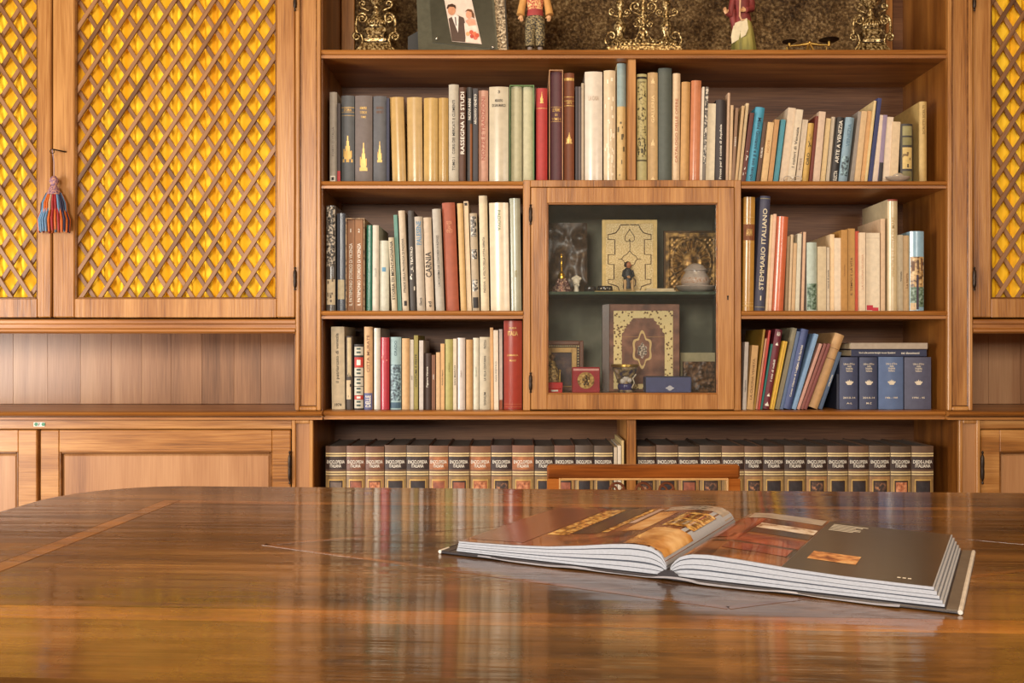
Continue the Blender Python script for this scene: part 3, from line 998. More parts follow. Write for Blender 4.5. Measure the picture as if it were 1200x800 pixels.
ROW1B = [
    (746.4, 758, 86.7, 0, (198, 188, 124), 'yellow-green book with dark scroll ornament', [Pt(.05, .95, .24, .93, ORNM), Bn(.955, .975, 'k'), Bn(.2, .215, (90, 84, 60)), ('S', .25, .4, 9, (60, 54, 40))]),
    (759, 771, 85, 0, (216, 176, 116), 'tan hardback with small gilt marks', [T('GALLERIA', .52, .82, .3, (240, 214, 160)), ('O', .34, .4, .4, (240, 214, 160)), ('O', .90, .95, .4, (240, 214, 160)), ('O', .03, .06, .4, (240, 214, 160))]),
    (771.7, 787.4, 79.8, 0, (80, 88, 78), 'tall dark green-grey hardback'),
    (787.6, 796.6, 86, 1, (226, 192, 148), 'cream-tan book with dotted red lettering', [T('CATALOGO DELLE OPERE', .12, .84, .35, (170, 100, 70))]),
    (797.2, 807.4, 96, 2, (202, 148, 78), 'mustard tan paper-covered book'),
    (808, 819.8, 94.4, 2.5, (206, 122, 76), 'orange-salmon hardback leaning slightly', [], 'g'),
    (820.4, 822.8, 102, 3, (224, 210, 186), 'very thin white booklet'),
    (823, 826.4, 102, 4, (120, 110, 100), 'thin speckled black-and-white booklet', [Pt(0, 1, .2, .98, SPECK)]),
    (826.6, 837, 121.6, 2, (222, 206, 172), 'short cream paperback with ribbed look', [], 'p'),
    (838.4, 850, 117, 1, (54, 44, 44), 'black book with white vertical title', [T('Prose per il conte di Aquileia', .03, .72, .3, 'w')]),
    (850.6, 853.2, 109, 2.4, (204, 164, 128), 'thin pinkish tan booklet'),
    (853.6, 857, 123.5, 2.6, (214, 176, 130), 'thin tan booklet'),
    (857.4, 860.6, 126.6, 5, (150, 110, 78), 'thin brown booklet with pale title', [T('RIVISTA', .3, .8, .5, 'w')]),
    (861, 864.2, 124, 8.6, (206, 166, 112), 'thin tan leaning booklet'),
    (864.6, 868, 121, 9.8, (226, 196, 146), 'cream leaning booklet'),
    (868.4, 873.4, 132, 10.6, (104, 46, 36), 'dark red leaning booklet', [('S', .05, .5, 8, 'w')]),
    (874, 885, 125, 12, (58, 158, 194), 'bright blue leaning hardback with black title', [T('Mioni Giovanni e il suo tempo', .03, .86, .5, (20, 40, 60), 'd')]),
    (886, 890, 143, 9, (98, 66, 46), 'thin dark brown leaning booklet', [T('GUIDA', .2, .8, .5, 'w')]),
    (891.6, 898.6, 143, 8.6, (226, 182, 118), 'short tan leaning paperback', [T('NOTE', .4, .8, .4, (180, 130, 80))], 'p'),
    (899.4, 905, 140, 8.6, (202, 146, 84), 'orange-tan leaning paperback', [], 'p'),
    (906, 911.6, 140, 9.4, (66, 152, 172), 'teal blue leaning paperback', [], 'p'),
    (912.8, 922, 126, 11, (216, 192, 162), 'cream leaning paperback, taller', [], 'p'),
    (922.7, 930.7, 128, 10.8, (224, 204, 172), 'cream leaning paperback with black title', [T('I colori di Venezia', .06, .9, .4)], 'p'),
    (932, 938.6, 140, 8.6, (228, 208, 180), 'off-white leaning paperback', [T('POESIE', .1, .5, .35, (150, 120, 100))], 'p'),
    (940.2, 947.2, 144, 7.4, (208, 162, 70), 'golden yellow leaning book with black marks', [('S', .55, .9, 7, 'k'), T('ORO', .3, .5, .5)]),
    (948.2, 951.6, 136, 7.8, (122, 46, 30), 'thin dark red leaning booklet'),
    (952.4, 960.2, 130.6, 7.6, (220, 188, 158), 'pale pink leaning paperback', [], 'p'),
    (961, 966.6, 138.6, 7.4, (226, 192, 132), 'yellow-cream leaning paperback', [], 'p'),
    (967.4, 972.8, 137, 7.2, (206, 188, 160), 'grey-cream leaning paperback with dark edge', [Pt(.7, 1, 0, 1, (80, 70, 60))], 'p'),
    (973.6, 982, 137, 8.2, (48, 44, 42), 'black leaning book with white capital title', [T('ARTE A VENEZIA', .3, .95, .5, 'w'), T('ELECTA', .03, .18, .5, 'w')]),
    (982.8, 993.2, 137, 9, (130, 164, 184), 'pale blue leaning book with dark picture', [Pt(.1, .9, .1, .4, BLUEP), T('VENEZIA', .55, .9, .4, (90, 120, 140))]),
    (995.4, 1000.2, 130.6, 10.4, (152, 140, 128), 'grey leaning paperback', [], 'p'),
    (1001, 1007.6, 130, 9, (222, 182, 128), 'tan leaning paperback', [], 'p'),
    (1008.2, 1013, 130, 8.6, (216, 160, 96), 'orange-tan thin leaning paperback', [], 'p'),
    (1013.4, 1016.2, 118, 11, (226, 196, 132), 'tall cream-yellow thin leaning booklet'),
    (1016.8, 1021.4, 115, 12, (60, 68, 128), 'tall navy blue leaning booklet'),
    (1022.2, 1027.8, 134.7, 9.4, (226, 202, 178), 'pinkish white leaning paperback', [], 'p'),
    (1028.6, 1033.2, 134.7, 6.8, (152, 132, 162), 'lilac leaning booklet with dark foot', [Pt(0, 1, .02, .3, (50, 44, 50))]),
    (1034, 1042.2, 137, 5, (230, 206, 178), 'off-white leaning paperback with rounded edge', [], 'p'),
    (1043, 1051.8, 143, 3.6, (226, 196, 152), 'short cream-tan paperback', [], 'p'),
    (1055.5, 1070.4, 145, 0, (66, 60, 54), 'dark boxed set with olive panels', [Pt(.15, .9, .80, .96, (150, 142, 96)), Pt(.15, .9, .64, .77, (132, 124, 80)), Pt(.15, .9, .24, .6, (206, 178, 112)), Pt(.15, .9, .03, .2, (120, 112, 74)), Pt(.5, .62, .26, .32, 'k'), ('S', .36, .54, 6, (120, 96, 60))]),
    (1078, 1086.6, 119, 0, (206, 168, 92), 'tall olive yellow book at end of row', [T('SCRITTI SCELTI', .6, .95, .3, (120, 90, 40))]),
]
ROW2L = [
    (381.8, 393, 241, 0, (92, 86, 80), 'dark mottled book with cream patches', [Pt(.06, .94, .42, .99, SPECK), Pt(.06, .94, .06, .3, (206, 190, 158)), ('S', .08, .28, 8, (110, 96, 80))], 'g'),
    (394.6, 404.2, 250, 0, (76, 86, 102), 'slate blue glossy book with cream patch', [Pt(.1, .9, .12, .32, (190, 180, 150))], 'g'),
    (406.4, 415.6, 257.5, 0, (152, 96, 46), 'brown volume left in patterned slipcase', [T('IL PATRIMONIO STORICO DI VICENZA', .06, .74, .42, 'w'), T('1', .86, .9, .25, 'w', 'h')], 'p'),
    (416, 425.2, 257.5, 0, (152, 96, 46), 'brown volume right in patterned slipcase', [T('IL PATRIMONIO STORICO DI VICENZA', .06, .74, .42, 'w'), T('2', .86, .9, .25, 'w', 'h')], 'p'),
    (429, 435.6, 264, .5, (38, 118, 94), 'emerald green book', [], 'g'),
    (436, 443.4, 264, .3, (216, 206, 186), 'off-white book beside the emerald one', [T('studi', .3, .6, .35, (150, 150, 140))]),
    (444.2, 455.4, 282, 0, (206, 206, 186), 'short pale grey book with blue mark', [Pt(.3, .7, .56, .62, (90, 140, 170))]),
    (459, 465.4, 278.4, -4, (204, 188, 154), 'cream booklet with dense black text', [T('STORIA DI MONTAGNANA', .15, .95, .55)]),
    (466.4, 470.8, 252, -5.4, (92, 150, 134), 'thin green-grey leaning book'),
    (471.6, 479.2, 247, -5, (206, 186, 156), 'cream book with black title and emblem', [T('STRADE DELLA PROVINCIA DI PADOVA', .18, .72, .36), Pt(.3, .75, .05, .1, 'k')]),
    (480.4, 487.4, 247, -2.6, (74, 68, 64), 'dark grey book with white lettering', [T('IL TEATRO', .4, .65, .4, 'w'), ('S', .2, .4, 6, 'w')]),
    (488.6, 498.2, 254, -3.2, (190, 176, 156), 'beige book with blue title', [T('PALESENE', .7, .95, .6, (80, 130, 165)), T('Electa', .06, .14, .3)]),
    (499.2, 508.8, 255, -3.6, (206, 182, 152), 'beige book with bold black CARNIA title', [T('CARNIA', .36, .63, .72), T('ed', .04, .1, .4)]),
    (510.8, 520.8, 245, -4.6, (186, 176, 160), 'light grey book with long black title', [T("L'ACCADEMIA DEI CONCORDI DI ROVIGO", .24, .74, .26)]),
    (522.8, 538, 237.7, -5, (176, 80, 46), 'thick rust orange cloth book', [T('GUIDA\nDEL\nVENETO', .72, .83, .5, (220, 150, 110), 'h')]),
    (540, 546.8, 238.4, -4.4, (216, 172, 102), 'tan yellow book beside the rust one'),
    (547.4, 552.8, 236, -4.2, (226, 196, 152), 'light cream narrow book', [Pt(.2, .8, .96, .985, 'k')]),
    (553.6, 562.2, 250, -3.4, (184, 164, 132), 'cream book with black ornaments along spine', [Pt(.12, .88, .76, .97, SPECK), Pt(.12, .88, .53, .63, SPECK), Pt(.12, .88, .2, .32, SPECK), Pt(.12, .88, .03, .14, 'k')]),
    (563.6, 573.4, 229.4, -2.6, (222, 202, 162), 'tall cream book with small black title', [T('PADOVA   IL VOLTO DELLA CITTA DIPINTA', .16, .64, .26)]),
    (575.2, 597.8, 237.7, -2, (226, 208, 174), 'very wide cream book with green title', [T('PADOVA', .74, .93, .16, (96, 130, 90), 'd')], 'g'),
    (598.8, 611.4, 232.5, -1.8, (172, 176, 150), 'tall grey-green glossy book beside cabinet', [T('ARTE', .3, .36, .2, (150, 140, 90), 'h')], 'g'),
]
ROW3L = [
    (388.6, 404.2, 383, -1, (226, 208, 170), 'thick cream book with black title', [T('il patriarcato di venezia', .32, .92, .3), T('1974', .04, .075, .5, 'k', 'h')]),
    (405.4, 413.4, 394, -.3, (78, 66, 56), 'dark book with pale painted figure', [Pt(.2, .8, .45, .98, (190, 172, 134)), Pt(.05, .75, .14, .4, (206, 186, 150)), ('S', .1, .5, 6, (50, 40, 36))]),
    (414.4, 425.8, 403.4, 0, (44, 40, 38), 'black book with checkered labels and red tags', [Pt(.05, .95, a, a + .13, (196, 190, 172)) for a in (.02, .22, .36, .51, .83)] + [Pt(.25, .75, a + .02, a + .05, (60, 76, 70)) for a in (.03, .23, .37, .52, .84)] + [Pt(.25, .75, a + .075, a + .105, (60, 76, 70)) for a in (.03, .23, .37, .52, .84)] + [Pt(.05, .95, .155, .215, (184, 56, 44)), Pt(.05, .95, .645, .80, (184, 56, 44)), Pt(.3, .7, .17, .2, 'w'), Pt(.3, .7, .68, .76, 'w')]),
    (426.4, 436.2, 383, 0, (216, 168, 112), 'tan book with blue-violet foot', [Bn(0, .2, (96, 100, 140)), T('DELLE', .03, .17, .6, 'w'), T('CITTA MURATE', .45, .9, .35, (130, 90, 60))]),
    (438, 445.4, 384.6, 0, (212, 206, 186), 'pale cream glossy book', [], 'g'),
    (446, 455.8, 395.5, 0, (196, 46, 62), 'bright crimson book', [('S', .5, .8, 4, (220, 130, 120))], 'g'),
    (457.2, 469.8, 395, 0, (150, 184, 188), 'pale blue book with dark printed scene', [Pt(.03, .97, .12, .62, BLUEP), Bn(.02, .1, BLUEP.name and (60, 90, 110)), T('GRADO', .74, .95, .25, (70, 96, 104))]),
    (470.8, 479.6, 396.5, 0, (216, 168, 108), 'plain tan book'),
    (480.2, 484.6, 398, 0, (202, 190, 168), 'narrow grey-cream booklet', [T('atti', .2, .7, .4, (110, 100, 90))]),
    (485, 489.8, 393, 0, (152, 136, 52), 'narrow olive book with dark lettering', [T('COSTUMI E FESTE', .25, .8, .5)]),
    (491.2, 496, 399, 0, (204, 194, 186), 'narrow lilac-grey booklet'),
    (496.6, 505, 414, 0, (74, 54, 48), 'short dark brown book with white title', [T('Pignare Venete', .38, .78, .3, 'w')]),
    (505.8, 510, 416, 0, (130, 76, 42), 'short narrow brown booklet', [T('note', .4, .8, .3, 'w')]),
    (511, 515.6, 413, 0, (216, 172, 118), 'short narrow tan booklet'),
    (516.2, 520.8, 402.8, 0, (222, 170, 104), 'orange-tan booklet with black script', [T('Antichi sapori', .12, .85, .45)]),
    (521.4, 530.6, 397.6, 0, (176, 166, 86), 'yellow-green book', [T('erbario', .5, .7, .2, (120, 110, 50))]),
    (531, 535, 397, 0, (222, 204, 172), 'narrow cream booklet with bold black title', [T('SAN MARCO', .25, .72, .5)]),
    (535.4, 545, 396, 0, (216, 204, 194), 'pale lilac-white glossy book', [T('viaggio', .4, .6, .2, (140, 120, 110))], 'g'),
    (545.8, 553.8, 398, 0, (206, 156, 92), 'tan book between two pale ones'),
    (554.2, 561.4, 396, 0, (216, 210, 186), 'pale grey-green book', [T('Quaderni', .35, .7, .25, (120, 130, 110))]),
    (561.8, 574.4, 395, 0, (196, 182, 152), 'beige book with small black titles', [T('PIAZZOLA', .84, .96, .2), T('LA VILLA CONTARINI', .4, .74, .2), T('SIGNUM', .06, .24, .2)]),
    (575, 578.6, 384, -.8, (212, 156, 92), 'narrow orange-tan booklet'),
    (579, 584.4, 387, -.8, (226, 206, 180), 'narrow cream booklet with title', [T('SAN PIETRO', .3, .66, .4, (150, 150, 140))]),
    (585, 589, 386, -.3, (212, 196, 186), 'narrow pinkish grey booklet', [Bn(0, .12, (150, 76, 40))]),
    (590, 611.6, 375.6, 0, (166, 48, 30), 'large red leather volume with gilt title', [T('ITALIA', .83, .88, .55, 'g', 'h'), T('GUIDA', .905, .925, .4, 'g', 'h'), T('LOMBARDIA', .60, .62, .6, 'g', 'h'), T('MILANO', .54, .56, .35, 'g', 'h'), Bn(.06, .063, (190, 110, 60)), Bn(.03, .033, (190, 110, 60))], 'g'),
]
ROW2R = [
    (870, 883.4, 231, 2, (206, 146, 52), 'tan yellow leather volume with brown label', [Bn(.62, .76, (136, 78, 40)), Bn(.77, .775), Bn(.60, .605), Bn(.82, .824), Bn(.04, .05), Bn(.07, .075), T('ARMI', .66, .72, .55, 'g', 'h')], 'g'),
    (884.4, 896.4, 230, 7, (72, 72, 98), 'slate blue volume with large cream title', [T('STEMMARIO ITALIANO', .18, .89, .44, (222, 210, 180)), T('I', .09, .13, .14, (222, 210, 180), 'h'), Bn(.975, .98, (170, 160, 120)), Bn(.03, .034, (170, 160, 120))]),
    (897, 900, 252, 6.4, (224, 190, 146), 'narrow cream-tan leaning booklet'),
    (900.6, 904, 251, 6.2, (234, 186, 150), 'narrow salmon leaning booklet'),
    (904.6, 918.2, 254, 6, (226, 106, 60), 'vivid orange-red hardback', [T('I', .7, .72, .1, 'w', 'h')], 'g'),
    (920, 923.2, 277, 3.2, (152, 122, 82), 'narrow brown-tan booklet'),
    (923.8, 926.6, 275, 3.2, (216, 184, 140), 'narrow cream-tan booklet'),
    (927.2, 931.4, 285, 2.6, (214, 172, 120), 'short tan booklet'),
    (932, 936.6, 274, 3, (216, 208, 180), 'narrow pale green-cream booklet'),
    (937.2, 941.8, 272, 2.8, (226, 178, 138), 'narrow salmon-tan booklet with dark edge', [Pt(0, .25, 0, 1, (70, 50, 40))]),
    (942.4, 945, 286, 1.6, (90, 70, 56), 'very thin dark booklet'),
    (945.8, 957.6, 284, 0, (182, 196, 180), 'pale blue-green book with landscape at foot', [Pt(.04, .96, .02, .4, PICT)]),
    (958.2, 968.2, 289, 0, (216, 192, 148), 'short tan-cream paperback', [], 'p'),
    (968.8, 972, 290, 0, (226, 208, 178), 'thin cream booklet with black script', [T('ricordi di scuola', .2, .8, .5)]),
    (972.6, 977.8, 274.7, 0, (236, 202, 152), 'narrow cream-yellow paperback', [], 'p'),
    (978.2, 985.4, 279, 0, (236, 212, 178), 'pale cream paperback', [], 'p'),
    (985.8, 993.2, 269.5, 0, (196, 136, 56), 'ochre paperback, left of a pair', [T('Chronicon', .3, .7, .2, (120, 76, 30))], 'p'),
    (993.6, 1001.8, 268, 0, (200, 142, 62), 'ochre paperback, right of a pair', [T('IL TEMPO E LA VITA', .12, .72, .3, (90, 56, 26))], 'p'),
    (1002.2, 1006.6, 271, 0, (216, 76, 46), 'narrow vermilion booklet'),
    (1007, 1014.2, 272.6, 0, (236, 208, 170), 'cream paperback with pink lettering', [T('LA CUCINA DI CASA', .2, .8, .3, (196, 150, 120))], 'p'),
    (1014.6, 1031, 273, 0, (236, 216, 182), 'wide cream paperback with red foot mark', [Pt(.05, .5, .01, .075, (190, 40, 60)), Pt(.45, .9, .0, .045, (200, 50, 66)), Bn(.93, .934, (190, 170, 140))], 'p'),
    (1032, 1037.2, 256.5, 0, (226, 188, 144), 'tall narrow tan booklet'),
    (1040.5, 1052.4, 233.6, 0, (216, 192, 144), 'tallest beige book with vertical title', [T('VENEZIA E LE CITTA DI MARE', .3, .84, .3, (180, 150, 100)), Bn(.985, 1, (150, 70, 50))], 'g'),
    (1053, 1058.2, 275.3, 0, (186, 168, 134), 'short narrow grey-tan book', [T('Venezia', .2, .7, .35)]),
    (1058.8, 1066.4, 276, 0, (206, 168, 114), 'short tan book', [T('La terra', .2, .6, .35, (120, 80, 40))]),
    (1067, 1083.4, 271, 0, (140, 182, 206), 'book with printed canal houses and blue sky', [Pt(.02, .98, .3, .68, CITY), Pt(.1, .3, .5, .62, (110, 80, 60)), Pt(.45, .6, .52, .64, (90, 66, 50)), Pt(.75, .9, .5, .66, (110, 80, 60)), Pt(.02, .98, .05, .3, PICT), Pt(.42, .58, .02, .45, (60, 46, 62)), Pt(.02, .4, .01, .1, (206, 180, 140))], 'g'),
]
ROW3R = [
    (870, 874.4, 401, 3, (202, 192, 182), 'grey-white leaning booklet', [T('memorie', .1, .6, .4)], 'p'),
    (875, 882.4, 404.5, 6.4, (220, 172, 104), 'tan leaning paperback with dark title', [T('LA CUCINA VENETA', .1, .85, .35, (110, 70, 34))], 'p'),
    (882.8, 885, 386, 12, (170, 128, 30), 'thin olive-gold leaning booklet'),
    (885.2, 888, 396.5, 11.6, (236, 172, 132), 'thin salmon leaning booklet'),
    (888.2, 890.6, 387, 12.8, (204, 62, 50), 'thin red leaning booklet'),
    (890.8, 893.2, 403, 13, (20, 128, 122), 'thin teal leaning booklet'),
    (893.6, 902, 385.5, 15.6, (112, 26, 42), 'maroon leaning book with white title', [T('I vini di nobili', .35, .62, .3, 'w'), ('O', .8, .84, .4, 'w'), T('ALBA', .92, .97, .5, 'w', 'h'), ('O', .16, .2, .4, 'w'), ('O', .04, .09, .6, 'w')]),
    (902.4, 907, 399.6, 16, (226, 176, 42), 'yellow leaning book', [Pt(.4, .5, 0, 1, (170, 110, 20))]),
    (908, 913.2, 384, 21, (142, 132, 102), 'olive-grey leaning book with black cover', []),
    (913.8, 917.8, 388, 20, (90, 112, 152), 'blue-grey thin leaning booklet'),
    (918.4, 927.2, 385, 21.4, (66, 82, 136), 'navy blue leaning book with white script', [T('Carlo Salis Sericini', .5, .8, .3, 'w'), T('Cento Cibarie di Laguna', .1, .62, .3, 'w')]),
    (927.8, 932.6, 391, 27, (124, 164, 206), 'light blue leaning booklet'),
    (933.4, 937, 402.4, 27, (206, 150, 130), 'pale pink leaning booklet, first of three'),
    (937.6, 941.2, 402.4, 28, (150, 84, 74), 'pinkish brown leaning booklet, middle of three'),
    (941.8, 945.4, 402.4, 28.6, (136, 66, 60), 'dark rose leaning booklet, last of three'),
    (946.4, 958.4, 390, 33, (206, 156, 96), 'thick tan folder leaning steeply with creased spine', [('P', 0, 1, .66, .668, (110, 70, 40)), ('P', 0, 1, .80, .806, (120, 80, 44))]),
    (959.4, 963.4, 412, 23.5, (70, 92, 124), 'slate blue leaning book propped on folder', [T('GOLDONI', .3, .7, .4, 'w')]),
]
row(ROW1A, zB, zAb, 'upper row before divider', 'books on the upper shelf')
row(ROW1B, zB, zAb, 'upper row after divider', 'books on the upper shelf')
row(ROW2L, zC, zBb, 'left middle shelf', 'books left of the glass cabinet')
row(ROW3L, WZ, zCb, 'left worktop row', 'books left of the glass cabinet')
row(ROW2R, zC, zBb, 'right middle shelf', 'books right of the glass cabinet')
row(ROW3R, WZ, zCb, 'right worktop row', 'books right of the glass cabinet')


# slipcases (open at the spine side)
def slipcase(a, b, yt, zs, col, label, yb=.026, pat=None):
    x0, x1, z1 = PX(a, yb), PX(b, yb), PZ(yt, yb)
    t = .0018
    m = MB().box(x0, x0 + t, yb + .002, .27, zs, z1).box(x1 - t, x1, yb + .002, .27, zs, z1).box(x0 + t, x1 - t, yb + .002, .27, z1 - t, z1).box(x0 + t, x1 - t, .268, .27, zs, z1 - t)
    o = part('slipcase', m, pat or plain('slipcase_board', col, .6))
    tag(o, label, 'slipcase')


slipcase(597.2, 626, 99.4, zB + .0004, (106, 140, 88), 'green card slipcase around two pale green volumes on upper shelf')
slipcase(405, 426.8, 255.5, zC + .0004, (190, 150, 110), 'speckled tan slipcase around two brown volumes beside emerald book',
         pat=mottled('marbled_paper', ((92, 78, 66), (176, 146, 112), (204, 176, 136)), 120, .6))
slipcase(643.6, 659.8, 81.5, zB + .0004, (186, 140, 100), 'worn tan slipcase around the plum leather volume')


# ------------------------------------------------------------------ encyclopedia in the base
LEATH = [plain('encyclopedia_leather', c, .45, var=.25, nscale=30) for c in ((150, 122, 78), (138, 108, 66), (158, 118, 76))]
DUSTY = plain('dusty_page_tops', (104, 92, 82), .8)
CREAMB = plain('cream_gilt_band', (206, 184, 134), .45)
GILTF = plain('gilt_frame_line', (196, 160, 92), .4, .3)


def encyclopedia(a, b, yt, head, labc, panc, lab, rest=0, text='ENCICLOPEDIA\nITALIANA'):
    yb = .028 + random.uniform(0, .006)
    x0, x1 = PX(a, yb) + .0006, PX(b, yb) - .0006
    w_ = x1 - x0
    h = PZ(yt, yb) - zF - .001
    r_ = make_book('encyclopedia_volume', (x0, yb, zF + .001), 0, w_, h, .225, tuple(c * .78 for c in head), 1, 'h', lab, 'leather encyclopedia volumes in the base', pages=DUSTY)
    cov = [o for o in r_.children if o.name.startswith('cover')][0]
    bb_ = min(.22 * w_, .0055)
    xc = w_ / 2
    yf = lambda x: bb_ * ((x - xc) / (w_ / 2)) ** 2
    zz = lambda py: PZ(py, yb) - zF - .001
    e = .0005
    part('title_label', patch_mb(e, w_ - e, zz(550), zz(535), yf, 6), labc, cov, recalc=False)
    for p in (530.5, 533.2, 552.2, 555.0):
        part('spine_band', patch_mb(e, w_ - e, zz(p + 1.6), zz(p), yf, 6, .0007), CREAMB, cov, recalc=False)
    part('lettering', letter_mb(text, w_ * .07, w_ * .93, zz(547.6), zz(539), yf, 'h'), WHITE, cov, recalc=False)
    part('spine_field', patch_mb(e, w_ - e, zz(634), zz(558), yf, 6), LEATH[rest], cov, recalc=False)
    part('gilt_frame', patch_mb(w_ * .14, w_ * .88, zz(628), zz(561.5), yf, 5, .0007), GILTF, cov, recalc=False)
    part('dark_frame', patch_mb(w_ * .18, w_ * .84, zz(627), zz(563), yf, 5, .0009), labc, cov, recalc=False)
    part('inner_panel', patch_mb(w_ * .24, w_ * .78, zz(625), zz(565), yf, 5, .0011), panc, cov, recalc=False)
    return r_


DK = plain('dark_label', (54, 36, 30), .45, var=.2)
BRL = plain('brown_label', (110, 66, 44), .45, var=.2)
ORL = plain('worn_orange_label', (164, 102, 62), .5, var=.25)
PGR = plain('grey_brown_panel', (110, 94, 84), .5, var=.3)
PRD = plain('red_brown_panel', (146, 84, 62), .5, var=.3)
POR = mottled('worn_orange_panel', ((120, 66, 40), (184, 112, 74), (206, 150, 110)), 90, .5)
PBK = plain('black_panel', (48, 42, 44), .4, var=.3)
PMX = mottled('worn_dark_panel', ((52, 42, 40), (86, 62, 50), (176, 120, 84)), 100, .5, contrast=(.42, .66))
eL = [381, 405.5, 427.7, 450, 476, 502.6, 525.3, 550, 575.3, 600, 626, 649.3, 674, 695.4, 718.5]
LB = [DK, BRL, BRL, DK, DK, ORL, DK, ORL, DK, ORL, DK, DK, DK, DK]
PN = [PGR, PRD, POR, PBK, PBK, PRD, PRD, POR, PMX, POR, PBK, PRD, PBK, PBK]
HD = [(128, 88, 62), (150, 96, 66), (150, 92, 62), (132, 92, 62), (120, 90, 66), (160, 104, 70), (134, 86, 58), (176, 112, 70), (116, 76, 60), (164, 98, 66), (110, 82, 60), (140, 84, 56), (108, 84, 66), (112, 86, 64)]
DES = ['brown', 'reddish-brown', 'orange-brown', 'black-panelled', 'black-panelled', 'worn tan', 'maroon-panelled', 'worn orange', 'dark mottled', 'scuffed orange', 'black-labelled', 'dark brown', 'black-labelled', 'black-labelled']
random.seed(4)
for i in range(14):
    pos = ('%s from left' % ordn(i + 1)) if i < 7 else ('%s from right' % ordn(14 - i))
    encyclopedia(eL[i], eL[i + 1], 523 - random.uniform(0, 1.5), HD[i], LB[i], PN[i], '%s leather encyclopedia volume, %s, base left of divider' % (DES[i], pos), i % 3)
eR = [746.8, 769, 795, 820, 846, 872.6, 894.5, 919.5, 945, 970, 994.6, 1019, 1044, 1068.5, 1095]
PN2 = [PMX, PBK, PRD, PMX, PMX, PMX, PBK, PBK, PMX, PBK, PBK, PMX, POR, PBK]
for i in range(14):
    hd = random.choice(((122, 84, 60), (136, 96, 66), (112, 82, 58), (146, 100, 68)))
    pos = ('%s from left' % ordn(i + 1)) if i < 7 else ('%s from right' % ordn(14 - i))
    last = i == 13
    de = {'black_panel': 'black-panelled', 'red_brown_panel': 'red-panelled', 'worn_dark_panel': 'scuffed dark', 'worn_orange_panel': 'orange-panelled'}[PN2[i].name.split('.')[0]]
    encyclopedia(eR[i], eR[i + 1], 523 - random.uniform(0, 1.5), hd, DK, PN2[i], '%s leather encyclopedia volume, %s, base right of divider' % (de, pos), i % 3, 'DEDE-LINEA\nITALIANA' if last else 'ENCICLOPEDIA\nITALIANA')
part('numeral', letter_mb('7', PX(45.2), PX(47.8), PZ(498.6), PZ(495.4), lambda x: -.0034, 'h'), BLACK, st, recalc=False)
# thin booklets beside the divider
for k, (a, b, yt, c, nm) in enumerate(((719.6, 723.2, 524, (196, 178, 150), 'grey-cream'), (723.8, 727.8, 522, (214, 200, 176), 'off-white'), (728.6, 731.2, 516, (206, 176, 110), 'yellowed'))):
    yb = .03
    make_book('paperback_book', (PX(a, yb), yb, zF + .001), 0, (b - a) * .00242, PZ(yt, yb) - zF - .001, .2, c, 1, 'p', '%s thin booklet squeezed beside base divider, %s of three' % (nm, ORD[k + 1]), 'booklets beside the base divider')

# ------------------------------------------------------------------ blue almanacs and the two books lying on them
CREAMI = (218, 206, 184)


def crown(mm, xc, zc, s, yf):
    m = MB()
    pts = [(-.5, -.4), (.5, -.4), (.62, -.15), (1, .25), (.85, .5), (.55, .35), (.45, .75), (.2, .45), (0, .95), (-.2, .45), (-.45, .75), (-.55, .35), (-.85, .5), (-1, .25), (-.62, -.15)]
    vs = [(xc + p[0] * s, yf(xc) - .0008, zc + p[1] * s) for p in pts]
    vs.append((xc, yf(xc) - .0008, zc - .1 * s))
    n = len(pts)
    m.add(vs, [(i, (i + 1) % n, n) for i in range(n)])
    return m


ALM = [(984.6, 1006, 418.4, (66, 74, 108), '2010-14', 'A-L', 'first blue almanac from the leaning books, gilt crown'),
       (1008, 1028.6, 418.4, (66, 74, 106), '2010-14', 'M-Z', 'second blue almanac from the leaning books, gilt crown'),
       (1030.4, 1059.3, 418, (92, 116, 162), '1986 - 1989', '', 'wide lighter blue almanac with cream crown in a slip cover'),
       (1060.8, 1092, 418.4, (84, 86, 112), '1990 - 95', '', 'widest grey-blue almanac with gilt crown at right end')]
for a, b, yt, col, yr, vol, lab in ALM:
    yb = .04
    x0, w_ = PX(a, yb), (b - a) * (FY + yb) / F
    h = PZ(yt, yb) - WZ - .001
    r_ = make_book('almanac_volume', (x0, yb, WZ + .001), 0, w_, h, .21, col, 1, 'h', lab, 'blue almanacs on the worktop', gloss='wide lighter' in lab)
    cov = [o for o in r_.children if o.name.startswith('cover')][0]
    bb_ = min(.22 * w_, .0055)
    xc = w_ / 2
    yf = lambda x: bb_ * ((x - xc) / (w_ / 2)) ** 2
    ink = inkmat(CREAMI)
    s_ = min(w_, .052)
    part('lettering', letter_mb("Libro d'Oro\ndella\nNobiltà\nItaliana", xc - s_ * .3, xc + s_ * .3, h * .72, h * .89, yf, 'h', False), ink, cov, recalc=False)
    part('crown_emblem', crown(None, xc, h * .5, .0115, yf), ink, cov, recalc=False)
    part('lettering', letter_mb(yr, xc - s_ * .34, xc + s_ * .34, h * .205, h * .24, yf, 'h'), ink, cov, recalc=False)
    if vol: part('lettering', letter_mb(vol, xc - s_ * .15, xc + s_ * .15, h * .10, h * .135, yf, 'h'), ink, cov, recalc=False)
make_book('hardback_book', (PX(980.6, .05), .05, WZ + .001), 0, .0085, .10, .2, (40, 44, 66), 1, 'p', 'thin dark blue book between leaning books and the almanacs', 'books right of the glass cabinet')


